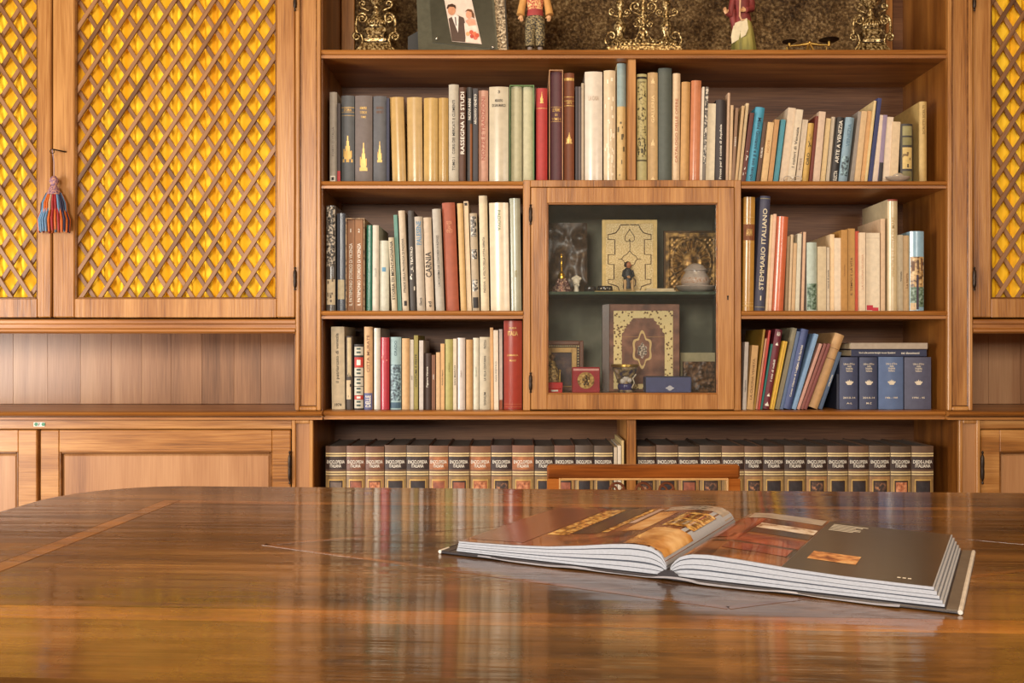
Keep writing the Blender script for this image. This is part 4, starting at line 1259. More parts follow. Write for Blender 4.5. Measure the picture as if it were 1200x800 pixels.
def lying(a, b, yt, ybm, yb, col, lab, title=None):
    x0, x1 = PX(a, yb), PX(b, yb)
    z0, z1 = PZ(ybm, yb), PZ(yt, yb)
    r_ = root('lying_book', ((x0 + x1) / 2, yb, z0), lab, 'book', 'books lying on the almanacs')
    t = .002
    m = MB().box(x0, x1, yb, yb + .19, z0, z0 + t, .0006).box(x0, x1, yb, yb + .19, z1 - t, z1, .0006).box(x0, x1, yb, yb + t, z0 + t * .6, z1 - t * .6)
    cov = part('cover', m, cover_mat(col, False), r_)
    part('page_block', MB().box(x0 + .003, x1 - .003, yb + t, yb + .185, z0 + t, z1 - t), PAPER, r_)
    if title:
        for body, u0, u1 in title:
            part('lettering', letter_mb(body, x0 + (x1 - x0) * u0, x0 + (x1 - x0) * u1, z0 + (z1 - z0) * .33, z0 + (z1 - z0) * .66, lambda x: yb, 'h', False), WHITE, cov, recalc=False)


lying(997.7, 1086, 409.2, 417.6, .045, (44, 50, 84), 'navy book with white title lying flat on the almanacs', [('Studi sulle antiche famiglie venete Quaderni', .1, .58), ('nei documenti', .66, .9)])
lying(997, 1087, 401.6, 408.9, .04, (178, 160, 138), 'grey-tan book lying flat on the navy one above almanacs')
# ------------------------------------------------------------------ open book on the table
OBX, OBY = .179, 1.150 - FY
ob = root('open_book', (OBX, OBY, TZ + .0008), 'large open illustrated book with dark page lying on the table', 'book', rot=(0, 0, math.radians(-27.5)), local=True)
RP = [(0, .008), (.004, .017), (.012, .0265), (.026, .032), (.05, .0335), (.09, .0315), (.14, .028), (.20, .0255), (.26, .0245), (.292, .0242)]
LP_ = [(0, .008), (-.003, .018), (-.010, .030), (-.024, .0365), (-.045, .0375), (-.075, .0345), (-.115, .0285), (-.16, .0232), (-.21, .0200), (-.262, .0182), (-.292, .0176)]
PH = .318


def prof(P_, u):
    s = -1 if P_ is LP_ else 1
    u_ = abs(u)
    for (a, ha), (b, hb) in zip(P_, P_[1:]):
        a, b = abs(a), abs(b)
        if u_ <= b: 
            t = (u_ - a) / (b - a); return ha + (hb - ha) * t
    return P_[-1][1]


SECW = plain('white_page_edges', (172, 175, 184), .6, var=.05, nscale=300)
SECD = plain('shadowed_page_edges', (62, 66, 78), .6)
BOARD = plain('dark_cover_board', (52, 48, 52), .4)
LINING = plain('pale_cover_lining', (214, 206, 196), .5)
for side, PR in (('r', RP), ('l', LP_)):
    s = 1 if side == 'r' else -1
    ext = abs(PR[-1][0])
    base = .0042
    lev = [0, .14, .17, .33, .40, .56, .59, .80, .85, 1.0]
    for k in range(len(lev) - 1):
        f0, f1 = lev[k], lev[k + 1]
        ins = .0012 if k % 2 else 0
        reach = ext + (.012 if side == 'r' else .004) * (1 - (f0 + f1) / 2)
        us = [abs(p[0]) for p in PR[1:-1]] + [ext * .96, 1]
        top, bot = [], []
        n = 22
        for i in range(n + 1):
            q = (i / n) ** 1.6
            uu = .0025 + (reach - ins - .0025) * q
            hh = prof(PR, min(uu * ext / reach, ext))
            bot.append((s * uu, base + (hh - base) * f0))
            top.append((s * uu, base + (hh - base) * f1))
        poly = bot + top[::-1]
        vv0 = ins + .0015 * (1 - f1) if side == 'r' else ins
        m = MB()
        vs = [(u, vv0, h) for u, h in poly] + [(u, PH - ins, h) for u, h in poly]
        nn = len(poly)
        fs = [(i, (i + 1) % nn, nn + (i + 1) % nn, nn + i) for i in range(nn)]
        h_ = n + 1
        for o_ in (0, nn):
            for i in range(n):
                fs.append((o_ + i, o_ + i + 1, o_ + nn - 2 - i, o_ + nn - 1 - i))
        m.add(vs, fs)
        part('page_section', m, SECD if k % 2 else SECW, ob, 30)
    # cover board
    cb = MB()
    cb.box(min(s * .006, s * (ext + .026)), max(s * .006, s * (ext + .026)), -.006, PH + .006, 0, .0032, .001)
    part('cover_board', cb, BOARD, ob)
    part('cover_turn_in', MB().box(min(s * (ext + .013), s * (ext + .0255)), max(s * (ext + .013), s * (ext + .0255)), -.0055, PH + .0055, .0030, .0038, .0003), BOARD if s < 0 else plain('grey_turn_in', (104, 96, 88), .4), ob)
    yb_ = PH + .006 if s > 0 else .016
    part('cover_edge', MB().tube([(s * (ext + .0265), -.006, .0022), (s * (ext + .0265), yb_, .0022)], .0026, 8), LINING, ob)
    if s < 0: part('cover_edge', MB().tube([(s * (ext + .0265), yb_, .0022), (s * (ext + .0265), PH + .006, .0022)], .0024, 8), BOARD, ob)
part('spine', MB().prism([(-.014, .0006), (.014, .0006), (.012, .006), (.004, .011), (-.004, .011), (-.012, .006)], 'y', -.004, PH + .004), BOARD, ob)
jk = MB()
jv = []
for i in range(41):
    u = -.26 + .52 * i / 40
    z = .0004 + .0022 * max(0, math.sin(u * 48 + 1)) * (1 if abs(u) > .03 else 2)
    jv += [(u, -.0085 - .002 * math.sin(u * 30), z * .6 + .0003), (u, -.005, z * .6 + .0018)]
jk.add(jv, [(2 * i, 2 * i + 2, 2 * i + 3, 2 * i + 1) for i in range(40)])
part('dust_jacket_edge', jk, plain('jacket_lip', (150, 150, 160), .3), ob, 60)


def page_patch(name, PR, u0, u1, v0, v1, mat, lift, nseg=24, skew=0.0):
    ext = abs(PR[-1][0])
    m = MB()
    vs = []
    s = -1 if PR is LP_ else 1
    for v in (v0, v1):
        for i in range(nseg + 1):
            u = u0 + (u1 - u0) * i / nseg + skew * ((v - v0) / (v1 - v0) if v1 > v0 else 0)
            u = max(.003, min(u, ext))
            vs.append((s * u, v, prof(PR, u) + lift))
    k = nseg + 1
    fs = [(i, i + 1, k + i + 1, k + i) for i in range(nseg)]
    if s < 0: fs = [f[::-1] for f in fs]
    m.add(vs, fs)
    return part(name, m, mat, ob, 60, recalc=False)


def ink(name, c, r=.22): return plain(name, c, r, var=.15, nscale=40, coat=.3)


PHB = mottled('printed_interior_brown', ((62, 32, 16), (118, 66, 34), (150, 92, 50)), 22, .25, coat=.3)
PHG = mottled('printed_gilding', ((92, 52, 16), (196, 138, 54), (240, 206, 128)), 120, .25, coat=.3)
PHR = mottled('printed_red_sofa', ((78, 24, 14), (128, 48, 30), (160, 76, 48)), 30, .25, coat=.3)
PHT = mottled('printed_tan_cushion', ((150, 92, 40), (206, 150, 84), (236, 196, 140)), 18, .25, coat=.3)
PHW = mottled('printed_lamp_glow', ((150, 110, 80), (226, 206, 184), (246, 236, 224)), 60, .25, coat=.3)
DKP = plain('dark_printed_page', (66, 56, 46), .3, var=.04, coat=.25)
page_patch('printed_photo', LP_, .004, .2918, .001, PH - .001, PHB, .0003)
for (u0, u1, v0, v1, m_, sk) in ((.17, .20, .08, .30, PHG, 0.0), (.13, .168, .09, .31, ink('print_dark', (52, 32, 20)), 0), (.118, .128, .10, .30, PHG, 0), (.106, .116, .17, .30, ink('print_pale', (206, 180, 170)), 0),
                                 (.205, .286, .02, .30, ink('print_redbrown', (112, 58, 36)), 0), (.07, .10, .10, .26, PHT, 0), (.006, .06, .004, .12, PHT, 0), (.012, .056, .14, .25, PHG, 0), (.016, .052, .155, .185, PHW, 0), (.016, .052, .20, .235, PHR, 0),
                                 (.006, .1, .275, .314, ink('print_grey', (176, 164, 152)), 0), (.03, .07, .285, .29, ink('print_dark', (52, 32, 20)), 0), (.03, .08, .30, .304, ink('print_dark', (52, 32, 20)), 0)):
    page_patch('printed_photo', LP_, u0, u1, v0, v1, m_, .0006, 14, sk)
page_patch('printed_photo', RP, .004, .1335, .002, PH - .002, PHB, .0003)
for (u0, u1, v0, v1, m_) in ((.02, .13, .275, .315, ink('print_grey', (176, 164, 152))), (.01, .055, .12, .27, PHR), (.056, .132, .20, .235, PHW), (.056, .132, .165, .198, ink('print_dark', (52, 32, 20))), (.04, .132, .10, .15, PHR), (.05, .128, .052, .092, PHR), (.02, .13, .092, .099, ink('print_dark', (52, 32, 20)))):
    page_patch('printed_photo', RP, u0, u1, v0, v1, m_, .0006, 14)
page_patch('dark_page', RP, .1338, .2915, .001, PH - .001, DKP, .0003)
page_patch('printed_picture', RP, .150, .205, .062, .108, mottled('printed_small_view', ((120, 60, 30), (206, 140, 80), (236, 190, 130)), 60, .3), .0006, 6)
for k in range(6):
    page_patch('text_line', RP, .142, .182 - .008 * (k % 3 == 2) + (.006 if k == 0 else 0), .296 - k * .0085, .2995 - k * .0085, WHITE, .0006, 4)
for k in range(3):
    page_patch('page_number', RP, .254 + k * .0055, .2575 + k * .0055, .022, .0265, WHITE, .0006, 1)

# ------------------------------------------------------------------ key with tassel on the lattice door
ks = root('key_tassel', P(64, 270, -.03), 'colourful silk tassel hanging from the key of the lattice door', 'tassel')
kx, ky, kz = P(64, 176, -.02)
part('key', MB().tube([(kx + .026, -.007, kz - .002), (kx - .002, -.030, kz + .001)], .002, 8).tube([(kx - .002 + .006 * math.cos(t), -.030, kz + .001 - .006 + .006 * math.sin(t)) for t in [k * math.pi / 6 for k in range(13)]], .0012, 6), IRON, ks, 40)
tx, ty = PX(62.5, -.03), -.026
part('cord', MB().tube([(kx - .002, -.030, kz), (tx, ty, PZ(190, ty)), (tx, ty, PZ(208, ty))], .0014, 6), plain('grey_cord', (150, 130, 140), .7), ks)
zt0 = PZ(206, ty)
u_ = .0024
part('knot_head', MB().lathe([(.004, 0), (.011, -3 * u_), (.013, -6 * u_), (.011, -9 * u_), (.008, -11 * u_), (.011, -13 * u_), (.016, -17 * u_), (.021, -22 * u_)], (tx, ty, zt0), 14, 1, .8), mottled('braided_silk', ((70, 40, 70), (150, 110, 130), (206, 150, 90)), 260, .6), ks, 60)
random.seed(11)
cols = {'orange': (190, 92, 22), 'light_blue': (92, 128, 160), 'crimson': (150, 30, 32), 'indigo': (36, 32, 60), 'cream': (176, 150, 120)}
for cn, cc in cols.items():
    for tier in (0, 1):
        m = MB()
        n = 26 if tier == 0 else 30
        for k in range(n):
            pick = ['orange', 'light_blue', 'indigo', 'light_blue', 'crimson', 'cream'][(k * 5 + tier * 2 + (k // 3)) % 6] if tier == 0 else ['orange', 'orange', 'light_blue', 'indigo', 'crimson', 'light_blue', 'orange'][(k * 3 + k // 4) % 7]
            if pick != cn: continue
            t = 2 * math.pi * k / n
            r0, r1 = (.020, .036) if tier == 0 else (.033, .042)
            za, zb_ = (zt0 - 20 * u_, zt0 - 43 * u_ - random.uniform(0, .006)) if tier == 0 else (zt0 - 38 * u_, zt0 - 63 * u_ - random.uniform(0, .008))
            m.tube([(tx + r0 * math.cos(t), ty + r0 * .45 * math.sin(t), za), (tx + (r0 + r1) * .58 * math.cos(t), ty + (r0 + r1) * .3 * math.sin(t) , (za + zb_) / 2), (tx + r1 * math.cos(t), ty + r1 * .45 * math.sin(t), zb_)], [.0022, .0034, .0026], 5)
        if m.v: part('fringe', m, plain('silk_' + cn, cc, .55), ks, 60)

# ------------------------------------------------------------------ top shelf
zS = zA + .0006
LEATHER = mottled('embossed_gilt_leather', ((84, 64, 42), (144, 116, 76), (208, 184, 136)), 130, .3, .25, .0, contrast=(.34, .72))  # pale flecks painted into the colour imitate glints on the embossing
nt = LEATHER.node_tree
N, L = nt.nodes, nt.links
tcn = [n for n in N if n.type == 'TEX_COORD'][0]
v1 = N.new('ShaderNodeTexNoise'); v1.inputs['Scale'].default_value = 110; v1.inputs['Detail'].default_value = 7; v1.inputs['Roughness'].default_value = .7; v1.inputs['Distortion'].default_value = 1.5
L.new(tcn.outputs['Object'], v1.inputs['Vector'])
ns = N.new('ShaderNodeTexNoise'); ns.inputs['Scale'].default_value = 5; ns.inputs['Detail'].default_value = 5
L.new(tcn.outputs['Object'], ns.inputs['Vector'])
rs = N.new('ShaderNodeValToRGB'); rs.color_ramp.elements[0].position = .38; rs.color_ramp.elements[1].position = .62; rs.color_ramp.elements[0].color = (.36, .3, .24, 1); rs.color_ramp.elements[1].color = (1.0, .96, .9, 1)
L.new(ns.outputs['Fac'], rs.inputs[0])
mx = N.new('ShaderNodeMix'); mx.data_type = 'RGBA'; mx.blend_type = 'MULTIPLY'; mx.inputs[0].default_value = 1.0
L.new(N['Principled BSDF'].inputs['Base Color'].links[0].from_socket, mx.inputs[6]); L.new(rs.outputs[0], mx.inputs[7]); L.new(mx.outputs[2], N['Principled BSDF'].inputs['Base Color'])
bp = N.new('ShaderNodeBump'); bp.inputs['Strength'].default_value = 1.0; bp.inputs['Distance'].default_value = .009
L.new(v1.outputs['Fac'], bp.inputs['Height'])
L.new(bp.outputs[0], N['Principled BSDF'].inputs['Normal'])
yp = .285
lp = root('leather_panel', (PX(730, yp), yp, zS), 'large dark gilt embossed leather panel standing behind the top shelf ornaments', 'panel')
part('board', MB().box(PX(417, yp), PX(1036, yp), yp - .012, yp, zS, ZT - .03, .001), LEATHER, lp)
for a, b in ((401, 416.5), (1036.5, 1044)):
    part('frame_stile', MB().box(PX(a, yp), PX(b, yp), yp - .016, yp, zS, ZT - .03, .002), W_Z, lp)


def spiral(mb, cx, cz, y, r, a0, turns, dirn, rad, n=22, tail=None):
    pts = []
    for k in range(n + 1):
        t = k / n
        rr = r * (1 - .82 * t)
        a = a0 + dirn * turns * 2 * math.pi * t
        pts.append((cx + rr * math.cos(a), y, cz + rr * math.sin(a)))
    if tail: pts = list(tail) + pts
    rads = [rad * (1 - .35 * i / len(pts)) for i in range(len(pts))]
    mb.tube(pts, rads, 7)
    mb.ball(pts[-1], rad * 1.25, 8, 5)


def tier(cx, y, w0, w1, d0, d1, z0, z1, n=4):
    return [[(cx - w / 2, y - d / 2, z), (cx + w / 2, y - d / 2, z), (cx + w / 2, y + d / 2, z), (cx - w / 2, y + d / 2, z)] for w, d, z in ((w0, d0, z0), (w1, d1, z1))]


DARKG = plain('dark_patinated_wood', (58, 40, 24), .4, .3)


def candlestick(pc, yo, label, pxw):
    yc = .10
    cx = PX(pc, yc)
    k = (FY + yc) / F * pxw / 55.0
    o = root('gilt_candlestick', (cx, yc, zS), label, 'ornament', 'gilt candlestick pair')
    Z = lambda p: zS + .028 + (57 - p) * k           # p: height in photo pixels
    m = MB()
    for (w0, w1, p0, p1) in ((44, 44, 68, 62), (40, 36, 62, 56), (36, 30, 56, 50), (24, 25, 48, 45), (19, 18, 45, 40), (17, 24, 40, 36), (25, 22, 36, 32)):
        m.loft(tier(cx, yc, w0 * k, w1 * k, w0 * k * .6, w1 * k * .6, Z(p0), Z(p1)))
    part('stepped_base', m, GOLD, o)
    part('core', MB().loft(tier(cx, yc, 22 * k, 14 * k, 12 * k, 9 * k, Z(55), Z(20))), DARKG, o)
    part('boss', MB().lathe([(10 * k, Z(31) - zS), (12 * k, Z(27) - zS), (11 * k, Z(22) - zS), (7 * k, Z(18) - zS), (3.5 * k, Z(14) - zS), (4.5 * k, Z(12) - zS), (2.5 * k, Z(9) - zS), (3 * k, Z(5) - zS), (6 * k, Z(3) - zS), (13 * k, Z(-6) - zS), (14 * k, Z(-14) - zS), (8 * k, Z(-20) - zS), (5 * k, Z(-26) - zS), (9 * k, Z(-32) - zS), (9 * k, Z(-35) - zS)], (cx, yc, zS), 14, 1, .8), GOLD, o, 50)
    lf = MB()
    for q in range(9):
        a = -1.1 + q * .275
        lf.ball((cx + 11 * k * math.sin(a), yc - 9 * k * math.cos(a), Z(26)), 2.2 * k, 7, 5, 1.6)
        lf.ball((cx + 13 * k * math.sin(a), yc - 8 * k * math.cos(a), Z(54 + (q % 2) * 3)), 2.4 * k, 7, 5)
        lf.ball((cx + 8 * k * math.sin(a), yc - 6.2 * k * math.cos(a), Z(42)), 1.5 * k, 7, 5)
    part('leaf_carving', lf, GOLD, o, 60, kind='stuff')
    for s in (-1, 1):
        sc = MB()
        yv = yc - 5 * k
        spiral(sc, cx + s * 16 * k, Z(21), yv, 6.2 * k, math.pi / 2 if s > 0 else math.pi / 2, 1.35, s, 1.7 * k,
               tail=[(cx + s * 22.5 * k, yv, Z(38)), (cx + s * 23 * k, yv, Z(32)), (cx + s * 23 * k, yv, Z(26)), (cx + s * 22 * k, yv, Z(20)), (cx + s * 19.5 * k, yv, Z(16))][::1])
        spiral(sc, cx + s * 22 * k, Z(42), yv, 5.2 * k, math.pi / 2, 1.2, -s, 1.6 * k,
               tail=[(cx + s * 30 * k, yv, Z(66)), (cx + s * 22 * k, yv, Z(58)), (cx + s * 17 * k, yv, Z(53)), (cx + s * 15 * k, yv, Z(46)), (cx + s * 17.5 * k, yv, Z(39))])
        part('scroll', sc, GOLD, o, 60)
        b = MB()
        spiral(b, cx + s * 15 * k, Z(4), yv, 5 * k, -math.pi / 2, 1.1, s, 1.3 * k, tail=[(cx + s * 8 * k, yv, Z(12))])
        part('cup_leaf', b, GOLD, o, 60)


candlestick(441, 0, 'gilt scrolled candlestick at the left end of the top shelf', 55)
candlestick(1020, 0, 'gilt scrolled candlestick at the right end of the top shelf', 52)

# central gilt ornament
yc = .09
cx = PX(753.5, yc)
k = (FY + yc) / F
co = root('gilt_centrepiece', (cx, yc, zS), 'wide gilt openwork centrepiece with two balusters on the top shelf', 'ornament')
Zc = lambda p: zS + .022 + (57 - p) * k
m = MB()
m.box(cx - 44 * k, cx + 44 * k, yc - 16 * k, yc + 16 * k, zS, Zc(54), .003)
m.box(cx - 38 * k, cx + 38 * k, yc - 13 * k, yc + 13 * k, Zc(54), Zc(50), .002)
m.loft([[(cx - w * k, yc - d * k, Zc(p)), (cx + w * k, yc - d * k, Zc(p)), (cx + w * k, yc + d * k, Zc(p)), (cx - w * k, yc + d * k, Zc(p))] for w, d, p in ((40, 12, 50), (34, 10, 46))])
part('plinth', m, GOLD, co)
ar = MB()
for q in range(15):
    a = q / 14
    ar.ball((cx + (-36 + 72 * a) * k, yc - 13 * k, Zc(52.5 - 4 * math.sin(a * math.pi))), 2.3 * k, 7, 5, 1.2)
part('leaf_carving', ar, GOLD, co, 60, kind='stuff')
for s in (-1, 1):
    bx = cx + s * 27 * k
    part('baluster', MB().lathe([(7 * k, Zc(46) - zS), (8 * k, Zc(44) - zS), (4 * k, Zc(40) - zS), (5 * k, Zc(37) - zS), (7.2 * k, Zc(31) - zS), (7 * k, Zc(26) - zS), (4 * k, Zc(22) - zS), (2.8 * k, Zc(18) - zS), (4 * k, Zc(12) - zS), (3 * k, Zc(8) - zS), (5.5 * k, Zc(3) - zS), (5 * k, Zc(0) - zS), (3 * k, Zc(-6) - zS), (6 * k, Zc(-14) - zS), (7 * k, Zc(-20) - zS), (3 * k, Zc(-26) - zS)], (bx, yc, zS), 14), GOLD, co, 45)
    def sp1(*a, **kw):
        m_ = MB(); spiral(m_, *a, **kw); part('scroll', m_, GOLD, co, 60)
    sc = MB()
    sp1(cx + s * 37 * k, Zc(40), yc - 3 * k, 6 * k, math.pi * .1 if s > 0 else math.pi * .9, .9, s, 1.5 * k, tail=[(cx + s * 41 * k, yc - 3 * k, Zc(52)), (cx + s * 45 * k, yc - 3 * k, Zc(46))])
    sp1(bx + s * 9 * k, Zc(11), yc - 3 * k, 4.5 * k, -math.pi / 2, 1.2, s, 1.2 * k, tail=[(bx + s * 3 * k, yc - 3 * k, Zc(17))])
    sp1(bx - s * 8 * k, Zc(12), yc - 3 * k, 4.5 * k, -math.pi / 2, 1.2, -s, 1.2 * k, tail=[(bx - s * 3 * k, yc - 3 * k, Zc(17))])
    sp1(cx + s * 9 * k, Zc(5), yc - 2 * k, 7 * k, -math.pi / 2, 1.3, s, 1.4 * k, tail=[(cx + s * 2 * k, yc - 2 * k, Zc(18))])
    sp1(cx + s * 8 * k, Zc(25), yc - 2 * k, 5 * k, math.pi / 2, 1.3, s, 1.3 * k, tail=[(cx + s * 1 * k, yc - 2 * k, Zc(14))])
    sc.tube([(cx, yc - 2 * k, Zc(30)), (cx + s * 5 * k, yc - 2 * k, Zc(36)), (cx + s * 9 * k, yc - 2 * k, Zc(43)), (cx + s * 16 * k, yc - 2 * k, Zc(47))], [1.6 * k, 1.5 * k, 1.5 * k, 1.2 * k], 7)
    part('scroll', sc, GOLD, co, 60)
    sp1(cx + s * 14 * k, Zc(-6), yc - 2 * k, 6 * k, math.pi, 1.2, s, 1.3 * k)
st_ = MB().lathe([(4 * k, Zc(46) - zS), (3 * k, Zc(40) - zS), (4.5 * k, Zc(34) - zS), (2.5 * k, Zc(28) - zS), (3.6 * k, Zc(22) - zS), (2.2 * k, Zc(14) - zS), (3.8 * k, Zc(8) - zS), (2 * k, Zc(2) - zS), (4 * k, Zc(-6) - zS), (2 * k, Zc(-16) - zS)], (cx, yc, zS), 12)
for q in range(14):
    st_.ball((cx + random.uniform(-5, 5) * k, yc - 3 * k, Zc(10 + q * 2.4)), random.uniform(1.2, 2) * k, 6, 5)
part('stem', st_, GOLD, co, 60)

# wedding photograph in a glass frame on an easel
yw = .05
pf = root('photo_frame', (PX(533, yw), yw, zS), 'glass photo frame with a tilted wedding photograph on the top shelf', 'photo frame')
OL = plain('olive_grey_glass', (84, 84, 70), .25, coat=.3)
OL2 = plain('dark_olive_mount', (62, 62, 50), .3, coat=.3)


def quad_slab(pts, y, th, tilt=.18):
    # pts photo pixels at depth y, slab leaning back
    vs = []
    for dy in (0, th):
        for (px, py) in pts:
            z = PZ(py, y)
            yy = y + (z - zS) * tilt + dy
            vs.append((PX(px, y), yy, max(z, zS)))
    n = len(pts)
    return MB().add(vs, [tuple(range(n)), tuple(range(2 * n - 1, n - 1, -1))] + [(i, (i + 1) % n, n + (i + 1) % n, n + i) for i in range(n)])


part('glass_plate', quad_slab([(484, -60), (574, -60), (584, 62), (490.5, 66)], yw, .006), OL, pf)
part('mount', quad_slab([(499, -48), (571, -48), (581, 57.5), (506.5, 49)], yw - .002, .002), OL2, pf)
ph = part('photograph', quad_slab([(519, -8), (551, -10), (564.5, 51), (529.5, 47.5)], yw - .0035, .0012), plain('photo_background', (226, 206, 190), .35, var=.06), pf)


def pp(name, pts, c, lift):
    m = quad_slab(pts, yw - .0038 - lift, .0004)
    return part(name, m, plain('photo_print', c, .35, var=.1), ph)


def ell(cx_, cy_, rx, ry, rot=0, n=14):
    return [(cx_ + rx * math.cos(t) * math.cos(rot) - ry * math.sin(t) * math.sin(rot), cy_ + rx * math.cos(t) * math.sin(rot) + ry * math.sin(t) * math.cos(rot)) for t in [2 * math.pi * i / n for i in range(n)]]


pp('printed_groom_suit', [(525, 19), (534, 14), (543, 18), (546, 30), (545, 48.5), (529.5, 47)], (84, 66, 58), .0004)
pp('printed_shirt', [(529, 17), (533.5, 13.5), (537, 16), (536.5, 37)], (236, 224, 214), .0008)
pp('printed_tie', [(532.2, 17), (533.8, 17), (534.8, 28), (533.2, 27)], (120, 112, 110), .0012)
pp('printed_face', ell(528.5, 8.5, 4.6, 6.2, -.1), (206, 146, 110), .0010)
pp('printed_hair', [(522.5, 6), (524, 1.5), (529, .2), (533, 2.5), (533.6, 7), (531, 4.2), (526, 4), (523.6, 7)], (64, 40, 28), .0014)
pp('printed_bride_dress', [(543.5, 25), (549, 21), (556, 22), (559.5, 34), (563.5, 50.5), (546, 48.8)], (240, 216, 200), .0008)
pp('printed_shoulders', [(545, 22), (549.5, 18.5), (556, 20), (557.5, 27), (549, 28.5)], (224, 164, 136), .0012)
pp('printed_face', ell(549.2, 13.5, 3.8, 5.4, .1), (222, 160, 128), .0016)
pp('printed_hair', [(544.5, 10), (547.5, 6.8), (552, 7.6), (555, 13), (555.6, 19), (552.8, 17), (552, 11), (548, 9.4)], (110, 70, 44), .0020)
for (a, b, c_) in ((552, 36, (206, 92, 70)), (556, 38, (226, 120, 84)), (553, 41, (190, 70, 60)), (557, 43, (214, 110, 90)), (548, 38, (226, 170, 120)), (559, 40, (200, 84, 60))):
    pp('printed_flower', ell(a, b, 2.4, 2.6), c_, .0020 + a * 1e-6)
for (a, b) in ((511.5, 44), (577.5, 55)):
    c = P(a, b, yw - .006)
    part('chrome_stud', MB().ball((c[0], c[1] + (c[2] - zS) * .18, c[2]), .0042, 8, 6), plain('chrome', (226, 220, 206), .2, .8), pf, 60)
part('easel_foot', MB().prism([(PX(478, .09), zS), (PX(492, .09), zS), (PX(492, .09), zS + .085), (PX(478, .09), zS + .065)], 'y', .09, .094), plain('black_card', (22, 22, 22), .5), pf)
sv = .10
sf = root('silver_plate', (PX(583, sv), sv, zS), 'narrow embossed silver plate standing behind the photo frame', 'plate')
part('plate', quad_slab([(566, -60), (588, -60), (594.5, 70), (570, 70)], sv, .006, .12), mottled('embossed_silver', ((84, 74, 62), (150, 138, 120), (206, 196, 176)), 150, .35, .6, .8), sf)
part('edge', quad_slab([(588, -60), (589.8, -60), (596.4, 70), (594.7, 70)], sv, .007, .12), plain('dark_edge', (50, 42, 34), .5), sf)


# figurines
def ring(c, rx, ry, n=14, rot=0.0):
    return [(c[0] + rx * math.cos(2 * math.pi * i / n + rot), c[1] + ry * math.sin(2 * math.pi * i / n + rot), c[2]) for i in range(n)]


SKIN = plain('painted_skin', (214, 166, 120), .5)


def head(mb, c, r):
    mb.lathe([(r * .1, -r * 1.15), (r * .5, -r), (r * .8, -r * .55), (r * .92, 0), (r * .85, r * .5), (r * .5, r * .92), (r * .05, r)], c, 14, .92, 1)
    mb.ball((c[0], c[1] - r * .98, c[2] - r * .1), r * .17, 6, 5, 1.5)
    for s in (-1, 1):
        mb.ball((c[0] + s * r * .86, c[1], c[2]), r * .2, 6, 5, 1.4)
    mb.tube([(c[0], c[1], c[2] - r * .9), (c[0], c[1] + r * .1, c[2] - r * 1.7)], r * .42, 8)


def hand(mb, p, d, r):
    d = Vector(d).normalized(); p = Vector(p)
    mb.tube([p, p + d * r * 1.6], [r * .8, r], 8, .6)
    side = d.cross(Vector((0, 1, 0)))
    if side.length < .1: side = Vector((1, 0, 0))
    side.normalize()
    for i, ln in enumerate((1.3, 1.5, 1.4, 1.1)):
        b = p + d * r * 1.5 + side * (i - 1.5) * r * .42
        mb.tube([b, b + d * r * ln * .6 + Vector((0, -.2 * r, 0)), b + d * r * ln + Vector((0, -.6 * r, 0))], r * .22, 5)
    b = p + d * r * .4 - side * r * .7
    mb.tube([b, b - side * r * .6 + d * r * .5, b - side * r * .7 + d * r * 1.1], r * .24, 5)


yd = .06
cx = PX(627, yd); k = (FY + yd) / F
dl = root('folk_doll', (cx, yd, zS), 'small folk doll with patterned trousers and red sash on the top shelf', 'doll')
Zd = lambda p: zS + .0125 + (57 - p) * k
TR = mottled('patterned_trousers', ((44, 38, 30), (104, 92, 66), (156, 138, 96)), 220, .7, contrast=(.4, .6))
tm = MB()
for s in (-1, 1):
    tm.loft([ring((cx + s * x * k, yd, Zd(p)), rx * k, ry * k) for x, rx, ry, p in ((6, 5.4, 5.2, 51), (6, 5.6, 5.4, 46), (5.6, 6.2, 6, 36), (5, 6.8, 6.4, 26), (4.6, 6.4, 6, 18))])
tm.loft([ring((cx, yd, Zd(p)), rx * k, ry * k) for rx, ry, p in ((10.5, 6.5, 27), (10.2, 6.6, 20), (9.2, 6.2, 15))])
part('trousers', tm, TR, dl, 60)
ft = MB()
for s in (-1, 1):
    ft.tube([(cx + s * 6 * k, yd, Zd(52)), (cx + s * 6 * k, yd, Zd(60))], 3 * k, 8)
    ft.ball((cx + s * 6.2 * k, yd - 3 * k, Zd(60) + .001), 3.4 * k, 8, 6, .75, 1, 1.7)
part('boots', ft, plain('grey_felt', (140, 126, 116), .7), dl, 60)
part('sash', MB().loft([ring((cx, yd, Zd(p)), rx * k, ry * k) for rx, ry, p in ((9.4, 6.4, 16), (9.8, 6.8, 13), (9.2, 6.4, 10), (9.2, 6.4, 8.5))]), plain('red_sash', (156, 58, 56), .7), dl, 60)
part('jacket', MB().loft([ring((cx, yd, Zd(p)), rx * k, ry * k) for rx, ry, p in ((9, 6.2, 9), (9.6, 6.6, 2), (11, 6.8, -8), (10, 6, -14), (4, 3.6, -17))]), mottled('rose_brocade', ((150, 56, 52), (206, 128, 84), (232, 190, 130)), 200, .7, contrast=(.4, .6)), dl, 60)
for s in (-1, 1):
    part('sleeve', MB().tube([(cx + s * 9.5 * k, yd, Zd(-12)), (cx + s * 14 * k, yd, Zd(-2)), (cx + s * 16 * k, yd - 2 * k, Zd(8)), (cx + s * 17 * k, yd - 3 * k, Zd(15))], [3.6 * k, 4.2 * k, 4.4 * k, 4.8 * k], 10), plain('golden_sleeve', (206, 152, 84), .7), dl, 60)
    hm = MB(); hand(hm, (cx + s * 16.6 * k, yd - 3 * k, Zd(16)), (-.15 * s, -.2, -1), 2.5 * k)
    part('hand', hm, SKIN, dl, 60)
hm = MB(); head(hm, (cx, yd, Zd(-25)), 7 * k)
